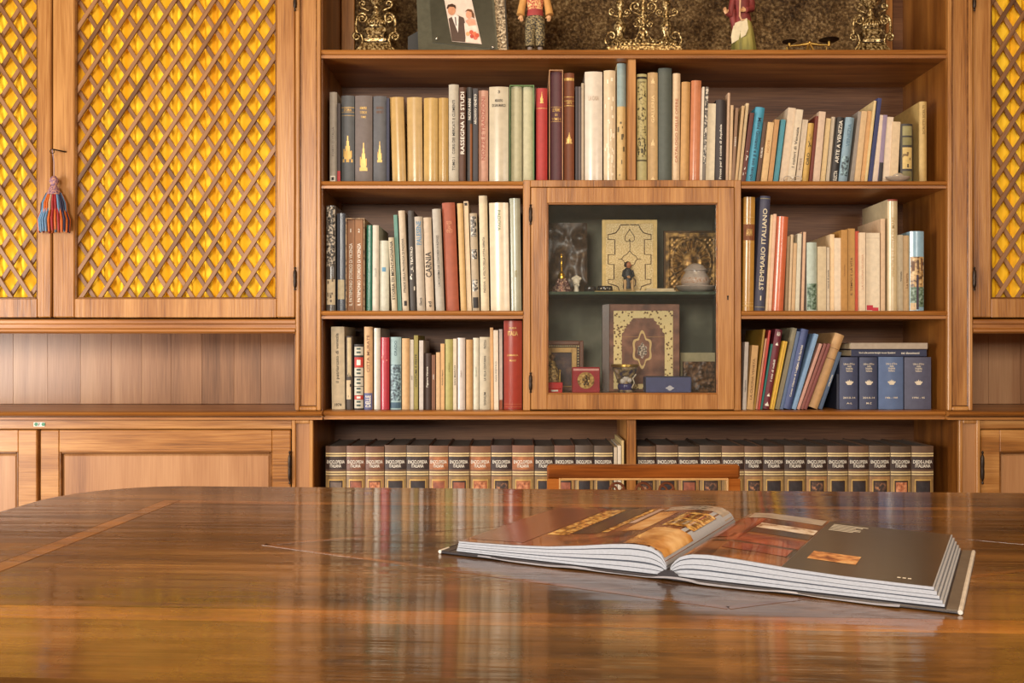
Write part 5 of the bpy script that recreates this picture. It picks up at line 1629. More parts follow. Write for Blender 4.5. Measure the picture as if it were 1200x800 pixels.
part('head', hm, SKIN, dl, 60)
part('cap', MB().lathe([(7.2 * k, 0), (7.6 * k, 2 * k), (6.4 * k, 7 * k), (2 * k, 9.5 * k)], (cx, yd, Zd(-27)), 12), plain('dark_cap', (60, 40, 34), .7), dl, 60)

yd = .06
cx = PX(868, yd)
wf = root('peasant_figurine', (cx, yd, zS), 'painted peasant woman figurine in red jacket and olive skirt on the top shelf', 'figurine')
n_ = 24
def pleat(c, rx, ry, amp, n=n_):
    return [(c[0] + (rx + amp * math.cos(i * 6 * 2 * math.pi / n)) * math.cos(2 * math.pi * i / n), c[1] + (ry + amp * math.cos(i * 6 * 2 * math.pi / n)) * math.sin(2 * math.pi * i / n), c[2]) for i in range(n)]
part('skirt', MB().loft([pleat((cx + x * k, yd, z), rx * k, ry * k, am * k) for x, rx, ry, am, z in ((3.5, 14.5, 11, 1.0, zS + .0003), (3.6, 14, 10.6, 1.0, Zd(52)), (3.8, 11.5, 8.8, .7, Zd(36)), (3.6, 9.5, 7.4, .4, Zd(26)), (3, 8, 6.4, .1, Zd(18)))]), mottled('olive_skirt', ((96, 92, 40), (140, 132, 64), (170, 158, 86)), 60, .6, stretch=(1, 1, .1)), wf, 60)
ap = []
for px_, py_ in ((861, 25), (875, 20.5), (876.5, 33), (873, 41), (866, 45), (858.8, 48.5), (858, 40)):
    X = PX(px_, yd - .02); Zz = Zd(py_)
    u = (X - (cx + 3.6 * k)) / (10 * k)
    wz = 9.6 + (py_ - 20) * .14
    ap.append((X, yd - math.sqrt(max(.05, 1 - u * u)) * wz * .80 * k - .0035, Zz))
am = MB(); cxa = [sum(c) / len(ap) for c in zip(*ap)]; cxa[1] -= .002
am.add(ap + [tuple(cxa)], [(i, (i + 1) % len(ap), len(ap)) for i in range(len(ap))])
am.add([(a[0], a[1] + .004, a[2]) for a in ap] + [(cxa[0], cxa[1] + .004, cxa[2])], [((i + 1) % len(ap), i, len(ap)) for i in range(len(ap))])
part('apron', am, plain('cream_apron', (206, 192, 158), .7), wf, 50)
RJ = plain('red_jacket', (124, 48, 44), .6, var=.2)
part('jacket', MB().loft([ring((cx + x * k, yd, Zd(p)), rx * k, ry * k) for x, rx, ry, p in ((2.6, 9, 7, 25), (2.8, 9.6, 7.4, 20), (2.4, 8.4, 6.6, 12), (1.8, 9.4, 6.8, 0), (1.2, 10, 6.4, -8), (1, 8, 5, -14), (1, 3.6, 3.4, -17))]), RJ, wf, 60)
part('shawl_edge', MB().tube([(cx - 2 * k, yd - 7.6 * k, Zd(-10)), (cx - 2.5 * k, yd - 8 * k, Zd(4)), (cx - 3 * k, yd - 8.4 * k, Zd(18)), (cx - 1 * k, yd - 8.2 * k, Zd(22.5)), (cx + 6 * k, yd - 7.4 * k, Zd(21.5))], 1.1 * k, 6), plain('pale_trim', (214, 170, 130), .6), wf, 60)
part('coat_tail', MB().loft([ring((cx - (6 + 1.5 * i) * k, yd, Zd(p)), rx * k, 4 * k) for i, (rx, p) in enumerate(((3, 36), (3.4, 28), (4, 18), (4.4, 8)))]), RJ, wf, 60)
part('sleeve', MB().tube([(cx + 9.5 * k, yd, Zd(-10)), (cx + 12.5 * k, yd - 1 * k, Zd(0)), (cx + 11.5 * k, yd - 5 * k, Zd(9)), (cx + 4 * k, yd - 9.5 * k, Zd(11))], [3.8 * k, 4.2 * k, 4 * k, 3.2 * k], 10), RJ, wf, 60)
part('sleeve', MB().tube([(cx - 8 * k, yd, Zd(-10)), (cx - 11 * k, yd - 1 * k, Zd(6)), (cx - 13 * k, yd - 2 * k, Zd(16)), (cx - 17 * k, yd - 4 * k, Zd(13))], [3.6 * k, 3.8 * k, 3.4 * k, 2.8 * k], 10), RJ, wf, 60)
hm = MB(); hand(hm, (cx + 3.5 * k, yd - 9.6 * k, Zd(11)), (-1, -.1, -.15), 2.4 * k)
part('hand', hm, SKIN, wf, 60)
hm = MB(); hand(hm, (cx - 17.5 * k, yd - 4.2 * k, Zd(13.5)), (-.45, 0, 1), 2.4 * k)
part('hand', hm, SKIN, wf, 60)
hm = MB(); head(hm, (cx + 1 * k, yd, Zd(-25)), 7 * k)
part('head', hm, SKIN, wf, 60)
part('headscarf', MB().lathe([(4 * k, -8 * k), (7.6 * k, -3 * k), (8 * k, 1 * k), (7 * k, 5 * k), (2 * k, 8.4 * k)], (cx + 1 * k, yd + 1.6 * k, Zd(-25)), 12), plain('green_scarf', (70, 84, 56), .7), wf, 60)

# brass letter scale
yd = .05
k = (FY + yd) / F
cx = PX(948.5, yd)
bs = root('brass_scale', (cx, yd, zS), 'small brass balance scale with two dark pans on the top shelf', 'scale')
Zd = lambda p: zS + .011 + (57 - p) * k
part('stand', MB().tube([(cx - 6 * k, yd - 3 * k, zS + .001), (cx, yd, Zd(47))], 1.2 * k, 6).tube([(cx + 6 * k, yd - 3 * k, zS + .001), (cx, yd, Zd(47))], 1.2 * k, 6).tube([(cx, yd + 6 * k, zS + .001), (cx, yd, Zd(47))], 1.2 * k, 6), BRASS, bs, 40)
part('beam', MB().tube([(cx - 24 * k, yd, Zd(51)), (cx - 12 * k, yd, Zd(50)), (cx, yd, Zd(48)), (cx + 12 * k, yd, Zd(49.5)), (cx + 23 * k, yd, Zd(50))], [1.0 * k, 1.5 * k, 2.2 * k, 1.5 * k, 1.0 * k], 7).ball((cx, yd - 1.5 * k, Zd(47.5)), 2 * k, 8, 6), BRASS, bs, 60)
for s, rr, hh in ((-1, 8.6, 46.6), (1, 11.8, 44.6)):
    px_ = cx + (s * 23 - (0 if s > 0 else .5)) * k
    p_ = part('pan', MB().lathe([(1.5 * k, -1.2 * k), (rr * .7 * k, -.8 * k), (rr * k, 1 * k), (rr * .96 * k, 1.4 * k), (rr * .7 * k, .3 * k), (.5 * k, .1 * k)], (px_, yd, Zd(hh)), 18), plain('dark_pan', (44, 34, 26), .35, .5), bs, 50)
    part('pan_holder', MB().tube([(px_, yd, Zd(hh)), (px_, yd, Zd(51))], 1.8 * k, 8).tube([(px_ - 3 * k, yd, Zd(52)), (px_ - 3.5 * k, yd, zS + .001)], 1 * k, 6), BRASS, bs, 50)

# ------------------------------------------------------------------ small things in front of the upper books
sp = root('spectacles', P(929, 211, .008), 'thin wire spectacles lying in front of the upper books', 'spectacles')
zz = zB + .0006
yd = .010
k = (FY + yd) / F
gm = MB()
for q in (923.5, 934.5):
    c = (PX(q, yd), yd)
    part('lens_rim', MB().tube([(c[0] + 5 * k * math.cos(t), c[1] + .002 * math.sin(t), zz + 3.4 * k + 3.2 * k * math.sin(t)) for t in [i * math.pi / 8 for i in range(17)]], .0012, 6), plain('steel_wire', (214, 204, 190), .3, .5), sp, 60)
part('temple', MB().tube([(PX(918.5, yd), yd, zz + 4 * k), (PX(920, yd), yd + .012, zz + .0012), (PX(938, yd), yd + .014, zz + .0012)], .0012, 6), plain('steel_wire', (214, 204, 190), .3, .5), sp, 60)
part('bridge', MB().tube([(PX(928, yd), yd, zz + 4.5 * k), (PX(929, yd), yd, zz + 5.2 * k), (PX(930, yd), yd, zz + 4.5 * k)], .0012, 6), plain('steel_wire', (214, 204, 190), .3, .5), sp, 60)
sd = root('silver_shell_dish', P(1052, 211, .01), 'small silver shell dish in front of the dark boxed set', 'dish')
c = (PX(1052, .012), .012, zz)
part('bowl', MB().lathe([(.004, 0), (.020, .001), (.034, .010), (.036, .0145), (.033, .014), (.02, .006), (.003, .004)], c, 18, 1, .45), plain('tarnished_silver', (196, 182, 164), .28, .5), sd, 50)
part('dome', MB().ball((c[0] + .002, c[1], c[2] + .013), .017, 12, 7, .7, 1, .6), plain('polished_silver', (224, 214, 198), .2, .5), sd, 60)

# ------------------------------------------------------------------ contents of the display cabinet
zL = zG + .0006             # glass shelf
zFl = PZ(461.3)            # cabinet floor


def relief(x0, x1, z0, z1, y, th, fn, nx=36, nz=44, amp=.006):
    m = MB()
    vs = []
    for j in range(nz + 1):
        for i in range(nx + 1):
            u, v = i / nx, j / nz
            vs.append((x0 + (x1 - x0) * u, y - amp * fn(u, v), z0 + (z1 - z0) * v))
    fs = [(j * (nx + 1) + i, j * (nx + 1) + i + 1, (j + 1) * (nx + 1) + i + 1, (j + 1) * (nx + 1) + i) for j in range(nz) for i in range(nx)]
    m.add(vs, fs)
    m.box(x0, x1, y + .0005, y + th, z0, z1)
    return m


def bumps(seed, n=26):
    r_ = random.Random(seed)
    bl_ = [(r_.random(), r_.random(), r_.uniform(.04, .13), r_.uniform(.4, 1)) for _ in range(n)]
    return lambda u, v: sum(h * math.exp(-((u - a) ** 2 + (v - b) ** 2) / (s * s)) for a, b, s, h in bl_) * .7


def V(px, y): return PX(px, y)


# upper shelf
y = .15
o = root('relief_plaque', (V(662, y), y, zL), 'dark carved wooden relief plaque at the left of the glass shelf', 'plaque')
part('carving', relief(V(630, y), V(688, y), zL, PZ(261, y), y, .012, bumps(2, 34), amp=.012), mottled('dark_oak_carving', ((50, 36, 26), (74, 54, 40), (98, 76, 56)), 60, .34), o, 60)
y = .10
k = (FY + y) / F
o = root('gold_statuette', (V(660, y), y, zL), 'small golden spire statuette on a jewelled base on glass shelf', 'ornament')
c = (V(658, y), y, zL)
part('spire', MB().lathe([(.010, 16 * k), (.011, 20 * k), (.008, 23 * k), (.003, 26 * k), (.002, 34 * k), (.0016, 40 * k), (.0034, 42 * k), (.001, 45 * k)], c, 12), plain('bright_gold', (236, 186, 70), .2, .9), o, 50)
m = MB()
random.seed(5)
for q in range(26):
    a = random.uniform(0, 6.28); h_ = random.uniform(1, 15)
    rr = (11 - h_ * .45) * k
    m.ball((c[0] + rr * math.cos(a), c[1] + rr * .6 * math.sin(a), zL + h_ * k + .003), random.uniform(1.6, 3) * k, 7, 5)
m.lathe([(12 * k, 0), (11 * k, 3 * k), (6 * k, 12 * k), (4 * k, 17 * k)], c, 12, 1, .7)
part('jewelled_base', m, mottled('jewelled_metal', ((60, 34, 44), (140, 100, 96), (206, 176, 150)), 200, .3, .4), o, 60)
y = .07
k = (FY + y) / F
o = root('ivory_figurine', (V(675.5, y), y, zL), 'tiny ivory white figurine on the glass shelf', 'figurine')
c = (V(675.5, y), y, zL)
m = MB().lathe([(2.4 * k, 0), (3 * k, 2 * k), (2.2 * k, 5 * k), (3.6 * k, 9 * k), (4.4 * k, 13 * k), (3.4 * k, 16 * k)], c, 12, 1, .8)
for a_ in range(5):
    m.ball((c[0] + (a_ - 2) * 2 * k, c[1] - 1 * k, zL + (18 - abs(a_ - 2) * 1.2) * k), 2.1 * k, 8, 6)
m.ball((c[0] - 2 * k, c[1] - 3 * k, zL + 10 * k), 1.8 * k, 6, 5).ball((c[0] + 2 * k, c[1] - 3 * k, zL + 8 * k), 1.8 * k, 6, 5)
part('carving', m, plain('ivory', (232, 222, 200), .35), o, 60)
y = .08
k = (FY + y) / F
for q, rr, hh, lab in ((692, 7.5, 7, 'small black oval dish at the foot of the dark plaque'), (709, 9, 7.5, 'small black dish with silver studs on the glass shelf')):
    o = root('small_dish', (V(q, y), y, zL), lab, 'dish')
    c = (V(q, y), y, zL)
    part('bowl', MB().lathe([(rr * .8 * k, 0), (rr * k, 1 * k), (rr * k, hh * .75 * k), (rr * .92 * k, hh * k), (rr * .85 * k, hh * .7 * k), (.001, 2 * k)], c, 16, 1, .6), plain('black_lacquer', (40, 32, 30), .2), o, 50)
    if q > 700:
        sm = MB()
        for t in (-2.2, -1.6, -1.0):
            sm.ball((c[0] + rr * k * math.cos(t), c[1] + rr * .6 * k * math.sin(t), zL + 4 * k), 1.4 * k, 7, 5)
        part('stud', sm, plain('chrome', (226, 220, 206), .2, .8), o, 60)

# gilt plate with strapwork outline
y = .14
k = (FY + y) / F
o = root('strapwork_plate', (V(738, y), y, zL), 'pale gilt plate with dark strapwork outline on the glass shelf', 'plate')
px0, px1, pz1 = V(705.5, y), V(770, y), PZ(257.5, y)
part('plate', MB().box(px0, px1, y, y + .006, zL, pz1, .001), mottled('frosted_gilt', ((184, 152, 96), (222, 194, 138), (238, 218, 172)), 300, .45, .25, .4), o)
part('border', frame_panel(MB(), px0, px1, zL, pz1, y - .0012, .0014, 4.5 * k, .0003), plain('smooth_gilt', (214, 182, 116), .4, .3), o)
half = [(737.1, 263.3), (727, 263.6), (725.6, 267.4), (721.6, 272.6), (717.6, 273.9), (712.7, 274.7), (712.7, 280.4), (720.5, 280.7), (720.5, 298), (712.7, 298.3), (712.7, 309.2), (719.5, 309.7), (719.5, 327.2), (712.7, 327.2), (713, 332.4), (717.6, 333.3), (724, 335.7), (725.7, 340.6)]
mid = 737.8
LINE = plain('engraved_line', (84, 52, 22), .5)
for s in (1, -1):
    ln = MB()
    ln.tube([(V(mid + s * (a - mid), y), y - .0008, PZ(b, y)) for a, b in half], .0016, 5)
    ln.tube([(V(mid + s * (a - mid), y), y - .0008, PZ(b, y)) for a, b in ((738.2, 268.2), (735, 273), (732.2, 277.2), (732.4, 281.2), (734.6, 283.3), (737, 282.4), (737.8, 280))], .0011, 5)
    ln.tube([(V(mid + s * (a - mid), y), y - .0008, PZ(b, y)) for a, b in ((738, 293.7), (733.8, 298.3), (730.5, 300), (728.5, 303.5), (724.5, 303.8))], .0011, 5)
    ln.tube([(V(mid + s * (a - mid), y), y - .0008, PZ(b, y)) for a, b in ((728.5, 303.5), (731, 306), (732, 309.5), (736, 311.5), (737.8, 316))], .0011, 5)
    if s > 0: ln.tube([(V(738.1, y), y - .0008, PZ(282, y)), (V(738.1, y), y - .0008, PZ(293.7, y))], .0011, 5)
    part('strapwork', ln, LINE, o, 60)
# seated monkey-like boy figurine
y = .09
k = (FY + y) / F
o = root('seated_figurine', (V(736, y), y, zL), 'small seated figurine in a black jacket before the gilt plate', 'figurine')
cx = V(736, y)
Zf = lambda p: zL + (341.5 - p) * k * 1.0
bd = MB()
bd.loft([ring((cx + x * k, y, Zf(p)), rx * k, ry * k, 12) for x, rx, ry, p in ((0, 6, 4.6, 337), (0, 6.2, 4.8, 333), (-.3, 5, 4.2, 327), (-.8, 5.2, 4, 320), (-.6, 4.8, 3.6, 315), (-.2, 2.2, 2.2, 312.5))])
part('jacket', bd, plain('black_jacket', (44, 46, 52), .5), o, 60)
lg = MB()
for s in (-1, 1):
    lg.tube([(cx + s * 3.4 * k, y - 1 * k, Zf(330)), (cx + s * 4.4 * k, y - 6 * k, Zf(328.5)), (cx + s * 4.2 * k, y - 6.6 * k, Zf(334)), (cx + s * 4.4 * k, y - 6.5 * k, Zf(340))], [2.4 * k, 2.2 * k, 1.8 * k, 1.4 * k], 8)
    lg.ball((cx + s * 4.6 * k, y - 8 * k, Zf(340.3)), 1.7 * k, 7, 5, .7, 1, 1.6)
part('breeches', lg, plain('tan_breeches', (206, 170, 120), .6), o, 60)
am = MB()
for s in (-1, 1):
    am.tube([(cx + s * 4.6 * k, y, Zf(316)), (cx + s * 6 * k, y - 2 * k, Zf(322)), (cx + s * 2.2 * k, y - 5 * k, Zf(324.5))], [1.8 * k, 1.7 * k, 1.3 * k], 8)
part('sleeves', am, plain('black_jacket', (44, 46, 52), .5), o, 60)
hm = MB(); hand(hm, (cx + 1.8 * k, y - 5.2 * k, Zf(324.5)), (-1, -.2, .2), 1.1 * k); hand(hm, (cx - 1.8 * k, y - 5.2 * k, Zf(323.5)), (1, -.2, .2), 1.1 * k)
part('hands', hm, SKIN, o, 60)
hm = MB(); head(hm, (cx + .3 * k, y - .5 * k, Zf(309.5)), 3.8 * k)
part('head', hm, plain('ruddy_face', (186, 120, 84), .5), o, 60)
part('hair', MB().lathe([(3.9 * k, -2 * k), (4.3 * k, .5 * k), (3.6 * k, 3 * k), (1 * k, 4.6 * k)], (cx - .4 * k, y + .9 * k, Zf(309.5)), 12), plain('dark_hair', (52, 34, 26), .6), o, 60)
part('tail', MB().tube([(cx + 5 * k, y, Zf(336)), (cx + 8.5 * k, y, Zf(333)), (cx + 9 * k, y, Zf(327)), (cx + 6 * k, y, Zf(324))], .7 * k, 6), LINE, o, 60)
part('plinth', MB().box(cx - 9 * k, cx + 8 * k, y - 9 * k, y + 5 * k, zL, zL + .0035, .001), plain('pinkish_base', (196, 160, 124), .6), o)
# papers on the glass shelf
y = .055
o = root('folded_papers', (V(765, y), y, zL), 'small stack of folded cream papers on the glass shelf', 'papers')
for q, (a, b, h0, h1) in enumerate(((745, 792, 0, .004), (757, 790, .0042, .010))):
    part('sheet', MB().box(V(a, y), V(b, y), y, y + .03, zL + h0, zL + h1, .001), plain('cream_paper', (226, 206, 168), .7), o)
o = root('yellowed_card', (V(718, .045), .045, zL), 'thin yellowed card lying at the front of the glass shelf', 'card')
part('sheet', MB().box(V(697, .045), V(744, .045), .045, .066, zL, zL + .002, .0005), plain('yellowed_card', (206, 176, 110), .7), o)
# embossed icon
y = .14
k = (FY + y) / F
o = root('embossed_icon', (V(809, y), y, zL), 'square embossed bronze icon with radiant oval on the glass shelf', 'icon')
ix0, ix1, iz1 = V(779, y), V(841, y), PZ(272, y)


def icon_fn(u, v):
    du, dv = (u - .5) / .34, (v - .50) / .36
    r_ = math.hypot(du, dv); a_ = math.atan2(dv, du)
    val = 0
    if .55 < r_ < 1.0: val = .5 + .5 * math.cos(a_ * 26)
    elif r_ <= .55: val = .6 + .4 * math.cos(r_ * 9)
    elif r_ < 1.15: val = .9
    else: val = .35 + .3 * math.sin(u * 70) * math.sin(v * 70)
    if min(u, v, 1 - u, 1 - v) < .09: val = .8 + .2 * math.cos((u + v) * 120)
    return val


part('plate', relief(ix0, ix1, zL, iz1, y, .008, icon_fn, 60, 64, .005), mottled('aged_bronze', ((64, 44, 20), (128, 94, 46), (182, 142, 78)), 70, .38, .55), o, 50)
part('frame', frame_panel(MB(), ix0 - .004, ix1 + .004, zL, iz1 + .004, y - .007, .014, .006, .0015), plain('dark_bronze', (84, 58, 30), .4, .5), o)
y = .085
k = (FY + y) / F
o = root('lidded_jar', (V(815, y), y, zL), 'squat pale lidded porcelain jar on a saucer on glass shelf', 'jar')
c = (V(815, y), y, zL)
JAR = plain('mauve_white_porcelain', (196, 182, 172), .25, coat=.3)
part('saucer', MB().lathe([(12 * k, 0), (20 * k, 3 * k), (23.5 * k, 6.5 * k), (22.6 * k, 7.5 * k), (12 * k, 4 * k), (.001, 4 * k)], c, 26), JAR, o, 50)
part('body', MB().lathe([(10 * k, 4 * k), (15.5 * k, 8 * k), (17 * k, 13 * k), (15 * k, 19 * k), (12 * k, 23 * k), (12.4 * k, 25 * k)], c, 26), JAR, o, 50)
part('ornament_band', MB().lathe([(16.2 * k, 10 * k), (17.2 * k, 12.6 * k), (17.0 * k, 14.6 * k), (16.0 * k, 17 * k)], c, 26), mottled('painted_flowers', ((176, 120, 84), (206, 186, 170), (214, 200, 190)), 220, .3), o, 50)
part('lid', MB().lathe([(13.5 * k, 25.2 * k), (13.8 * k, 26.6 * k), (11 * k, 29 * k), (9 * k, 31.5 * k), (5 * k, 33.5 * k), (.001, 34.2 * k)], c, 26), JAR, o, 50)

# lower floor of the cabinet
y = .14
k = (FY + y) / F
AL = mottled('brown_tooled_leather', ((92, 52, 36), (130, 82, 60), (156, 104, 78)), 26, .4)
GLO = mottled('gilt_arabesque', ((96, 60, 26), (214, 178, 100), (244, 220, 156)), 115, .45, .05, kind='voronoi', contrast=(.26, .40))
al = root('tooled_album', (V(753, y), y, zFl), 'large brown leather album with gilt arabesque border in display cabinet', 'album')
ax0, ax1, az1 = V(714, y), V(796.5, y), PZ(356, y)
fr_ = part('cover', MB().box(ax0, ax1, y, y + .008, zFl, az1, .0015), AL, al)
part('side', MB().loft([[(V(706, y), y + .004, zFl), (ax0 - .0003, y + .001, zFl), (ax0 - .0003, y + .02, zFl), (V(706, y), y + .022, zFl)], [(V(706, y), y + .004, az1 - .003), (ax0 - .0003, y + .001, az1), (ax0 - .0003, y + .02, az1), (V(706, y), y + .022, az1 - .003)]]), plain('dark_leather_side', (84, 48, 24), .35), al)
bw = 9.6 * k
bx0, bx1, bz1 = ax0 + 5 * k, ax1 - 8 * k, az1 - 8 * k
part('gilt_border', MB().box(bx0, bx0 + bw, y - .001, y + .001, zFl + 3 * k, bz1).box(bx1 - bw, bx1, y - .001, y + .001, zFl + 3 * k, bz1).box(bx0 + bw, bx1 - bw, y - .001, y + .001, bz1 - bw * .9, bz1).box(bx0 + bw, bx1 - bw, y - .001, y + .001, zFl + 3 * k, zFl + 3 * k + bw * .6), GLO, fr_)
for s in (-1, 1):
    bx_ = bx0 + bw if s > 0 else bx1 - bw
    pts = [(0, 0), (13, 0), (12, -3), (9, -4.5), (9.5, -7), (6, -8), (5.5, -11.5), (3, -12), (2.6, -16), (0, -18)]
    pts = [(bx_ + s * a * k, bz1 - bw * .9 + b * k) for a, b in pts]
    if s < 0: pts = pts[::-1]
    part('corner_piece', MB().prism(pts, 'y', y - .001, y + .001), GLO, fr_)


def star(cx_, cz_, rx, rz, n=48):
    out = []
    for i in range(n):
        t = 2 * math.pi * i / n
        r_ = 1 + .13 * math.cos(6 * t) + .07 * math.cos(4 * t)
        out.append((cx_ + rx * r_ * math.sin(t), cz_ + rz * r_ * math.cos(t)))
    return out


mcx, mcz = V(752.5, y), PZ(409.5, y)
part('medallion', MB().prism(star(mcx, mcz, 11 * k, 19 * k), 'y', y - .0010, y + .001), plain('gilt_medallion', (222, 190, 128), .4, .2), fr_)
part('medallion_field', MB().prism(star(mcx, mcz, 8.6 * k, 16 * k), 'y', y - .0016, y), AL, fr_)
part('painted_scene', MB().prism(star(mcx, mcz - 1 * k, 5.4 * k, 8 * k), 'y', y - .0021, y), mottled('painted_rider', ((66, 62, 60), (150, 128, 110), (226, 210, 190)), 180, .4, contrast=(.4, .6)), fr_)
part('inner_line', MB().box(bx0 + bw, bx1 - bw, y - .0008, y, bz1 - 31 * k, bz1 - 30.2 * k), plain('gilt_rule', (170, 120, 70), .4), fr_)

y = .16
k = (FY + y) / F
o = root('studded_frame', (V(660, y), y, zFl), 'small brown picture frame with gilt studs low left in display cabinet', 'picture frame')
fx0, fx1, fz1 = V(632, y), V(684, y), PZ(399, y)
part('frame', frame_panel(MB(), fx0, fx1, zFl, fz1, y, .012, 5 * k, .002), plain('brown_frame', (116, 70, 48), .4), o)
part('inner_frame', frame_panel(MB(), fx0 + 5 * k, fx1 - 5 * k, zFl, fz1 - 5 * k, y + .002, .008, 3 * k, .001), plain('dark_brown_frame', (62, 36, 26), .4), o)
part('gilt_mat', frame_panel(MB(), fx0 + 8 * k, fx1 - 8 * k, zFl, fz1 - 8 * k, y + .003, .006, 6 * k, .001), plain('gilt_mat', (190, 150, 88), .4, .3), o)
part('picture', MB().box(fx0 + 14 * k, fx1 - 14 * k, y + .008, y + .011, zFl, fz1 - 14 * k), mottled('dark_portrait', ((44, 28, 34), (74, 46, 50), (110, 78, 60)), 40, .5), o)
sm = MB()
for q in range(16):
    sm.ball((fx0 + (7 + q * 2.6) * k, y + .001, fz1 - 6.4 * k), 1.0 * k, 6, 4)
    sm.ball((fx1 - 6.4 * k, y + .001, fz1 - (7 + q * 3.2) * k), 1.0 * k, 6, 4)
part('studs', sm, plain('cream_stud', (236, 214, 160), .35, .2), o, 60)
y = .11
k = (FY + y) / F
o = root('robed_statuette', (V(646, y), y, zFl), 'small dark gilt robed statuette before the studded frame', 'statuette')
c = (V(647, y), y, zFl)
part('robe', MB().lathe([(9 * k, 0), (9.5 * k, 8 * k), (9 * k, 16 * k), (7 * k, 26 * k), (4 * k, 34 * k), (2 * k, 37 * k)], c, 16, 1, .6), mottled('gilt_robe', ((60, 42, 22), (150, 116, 60), (206, 176, 110)), 160, .45, .3), o, 60)
hm = MB(); head(hm, (c[0], c[1], zFl + 41 * k), 3.4 * k)
part('head', hm, plain('bronze_face', (140, 100, 60), .4, .3), o, 60)
part('staff', MB().tube([(c[0] + 9 * k, c[1] - .01, zFl + .001), (c[0] + 9 * k, c[1] - .01, zFl + 24 * k)], .8 * k, 6).ball((c[0] + 9 * k, c[1] - .01, zFl + 25 * k), 1.5 * k, 7, 5), BRASS, o, 60)
y = .055
k = (FY + y) / F
o = root('red_box', (V(650, y), y, zFl), 'small glossy red box with white print in the cabinet corner', 'box')
RB = plain('glossy_red', (206, 34, 36), .25)
part('lid', MB().box(V(634, y), V(659.5, y), y, y + .045, zFl + .012, zFl + .030, .0015), RB, o)
part('base', MB().box(V(634, y) + .001, V(659.5, y) - .001, y + .001, y + .044, zFl, zFl + .0115, .001), RB, o)
part('print', MB().box(V(646, y), V(654, y), y - .0004, y, zFl + .004, zFl + .0085), WHITE, o)
y = .06
k = (FY + y) / F
o = root('medal_case', (V(686, y), y, zFl), 'upright crimson case with a round bronze medal in display cabinet', 'case')
rx0, rx1, rz1 = V(670.5, y), V(703, y), PZ(430, y)
CRIM = plain('crimson_velvet', (168, 22, 34), .6)
part('case_body', MB().box(rx0, rx1, y, y + .014, zFl, rz1, .002), CRIM, o)
part('page_edge', MB().box(rx0 + .003, rx1 - .003, y - .0006, y + .001, rz1 - 4.2 * k, rz1 - 1.8 * k), plain('pink_edge', (226, 160, 150), .5), o)
mc = (V(686.5, y), PZ(445.5, y))
part('medal', MB().prism([(mc[0] + 9.8 * k * math.cos(t * math.pi / 14), mc[1] + 9.8 * k * math.sin(t * math.pi / 14)) for t in range(28)], 'y', y - .003, y), mottled('bronze_medal', ((96, 66, 30), (176, 136, 70), (206, 170, 104)), 160, .35, .6), o)
mm = MB()
for dx_, dz_, rr in ((0, 4, 1.8), (0, 0, 2.4), (-1.5, -4, 1.6), (2, -4, 1.6), (-3, 1, 1.4), (3.4, 2, 1.3)):
    mm.ball((mc[0] + dx_ * k, y - .003, mc[1] + dz_ * k), rr * k, 7, 5, 1.3, 1, .5)
part('medal_relief', mm, plain('dark_bronze_relief', (104, 76, 38), .35, .6), o, 60)
# goblet
y = .06
k = (FY + y) / F
o = root('enamel_goblet', (V(732.5, y), y, zFl), 'enamelled glass goblet with gilt rim before the leather album', 'goblet')
c = (V(732.5, y), y, zFl)
part('bowl', MB().lathe([(8 * k, 0), (9 * k, 2 * k), (6.6 * k, 5 * k), (7.4 * k, 9 * k), (10 * k, 16 * k), (12.5 * k, 23 * k), (15.5 * k, 30.5 * k), (14.8 * k, 30.8 * k), (11 * k, 22 * k), (6 * k, 9 * k), (.001, 7 * k)], c, 24), mottled('enamel_glass', ((58, 50, 84), (112, 96, 72), (176, 150, 110), (206, 190, 176)), 60, .2, .1), o, 50)
part('gilt_rim', MB().lathe([(15.3 * k, 30 * k), (16.4 * k, 31 * k), (16.4 * k, 33.4 * k), (15.4 * k, 33.6 * k)], c, 24), BRASS, o, 40)
bl2 = MB()
for dx_, dz_, rr in ((0, 18, 4.4), (-4, 14, 3), (4, 15, 3)):
    bl2.ball((c[0] + dx_ * k, y - 9 * k, zFl + dz_ * k), rr * k, 9, 6, 1, 1, .5)
part('white_flower', bl2, plain('white_enamel', (216, 206, 196), .25), o, 60)
part('blue_knop', MB().lathe([(7.6 * k, 3 * k), (8.8 * k, 6 * k), (8.8 * k, 9 * k), (8 * k, 11 * k)], c, 20), plain('blue_enamel', (62, 58, 112), .2), o, 50)
part('gilt_scroll', MB().tube([(c[0] + 12 * k, y - 7 * k, zFl + 22 * k), (c[0] + 8 * k, y - 8 * k, zFl + 17 * k), (c[0] + 10 * k, y - 7 * k, zFl + 12 * k), (c[0] + 7 * k, y - 7 * k, zFl + 6 * k)], .8 * k, 6), plain('cream_enamel', (226, 210, 180), .3), o, 60)
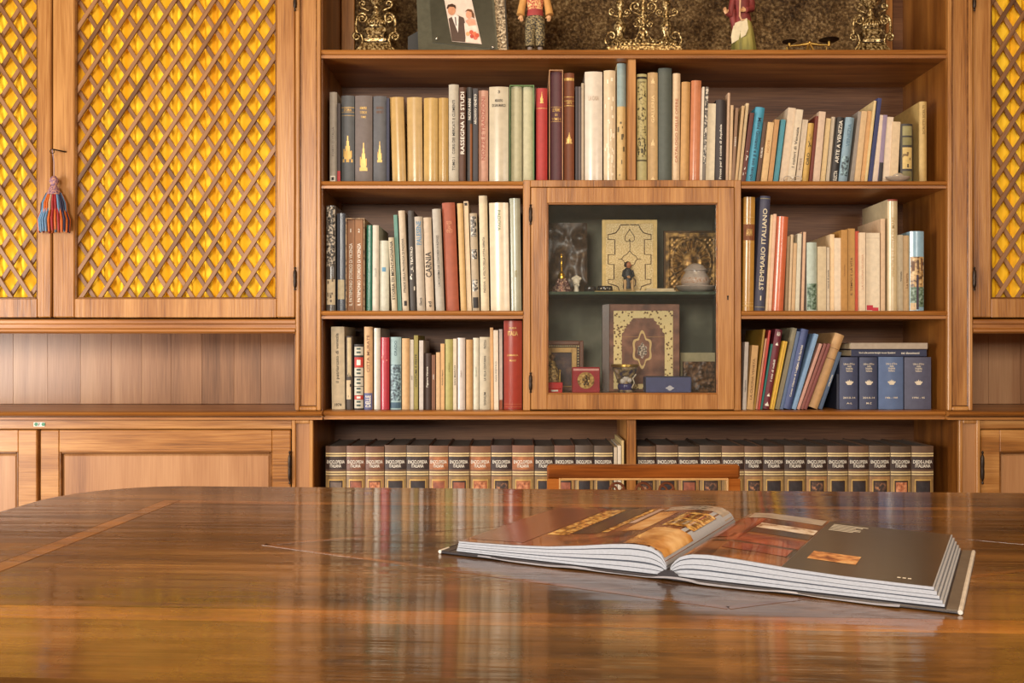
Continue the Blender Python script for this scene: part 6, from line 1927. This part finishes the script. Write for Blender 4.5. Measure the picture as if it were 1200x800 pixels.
# blue clasp box
y = .055
k = (FY + y) / F
o = root('blue_case', (V(783, y), y, zFl), 'low blue leatherette case with white emblem in display cabinet', 'case')
BLU = plain('blue_leatherette', (74, 80, 128), .45)
b0, b1, bz = V(756, y), V(810.5, y), PZ(441, y)
part('base', MB().box(b0 + .002, b1 - .002, y + .002, y + .05, zFl, zFl + 8 * k, .002), BLU, o)
fl = [(b0 + .002, zFl + 1 * k), (b1 - .002, zFl + 1 * k), (b1, zFl + 12 * k), (b1 - .001, bz - .003), (b1 - .004, bz), (b0 + .004, bz), (b0 + .001, bz - .003), (b0, zFl + 12 * k)]
part('flap', MB().prism(fl, 'y', y, y + .048), BLU, o)
part('edge_trim', MB().tube([(b0 + .0015, y - .0004, zFl + 2 * k), (b0 + .001, y - .0004, bz - .004), (b0 + .005, y - .0004, bz - .0012), (b1 - .005, y - .0004, bz - .0012), (b1 - .001, y - .0004, bz - .004), (b1 - .0015, y - .0004, zFl + 2 * k)], .0012, 6), plain('dark_blue_trim', (34, 34, 60), .4), o, 60)
ec = (V(785, y), zFl + 5.6 * k)
part('emblem', MB().prism([(ec[0] + 3 * k * math.cos(t * math.pi / 8), ec[1] + 3 * k * math.sin(t * math.pi / 8)) for t in range(16)], 'y', y - .0007, y).prism([(ec[0] - 5.4 * k, ec[1]), (ec[0] - 3 * k, ec[1] - 1.4 * k), (ec[0] - 3 * k, ec[1] + 1.4 * k)], 'y', y - .0006, y).prism([(ec[0] + 5.4 * k, ec[1]), (ec[0] + 3 * k, ec[1] + 1.4 * k), (ec[0] + 3 * k, ec[1] - 1.4 * k)], 'y', y - .0006, y), plain('white_emblem', (214, 212, 220), .4), o)
# dark relief block with cream card behind
y = .13
k = (FY + y) / F
o = root('carved_casket', (V(820, y), y, zFl), 'dark carved relief block low right in the display cabinet', 'casket')
part('carving', relief(V(801, y), V(838, y), zFl, PZ(423.5, y), y, .02, bumps(9, 30), 30, 34, .008), mottled('dark_brown_carving', ((46, 28, 18), (92, 62, 40), (150, 110, 74)), 80, .4), o, 60)
o = root('cream_card', (V(818, .215), .215, zFl), 'cream card standing behind the carved block in display cabinet', 'card')
part('sheet', MB().box(V(797.5, .215), V(838, .215), .215, .218, zFl, PZ(413, .215), .0005), plain('cream_card', (196, 184, 146), .7), o)
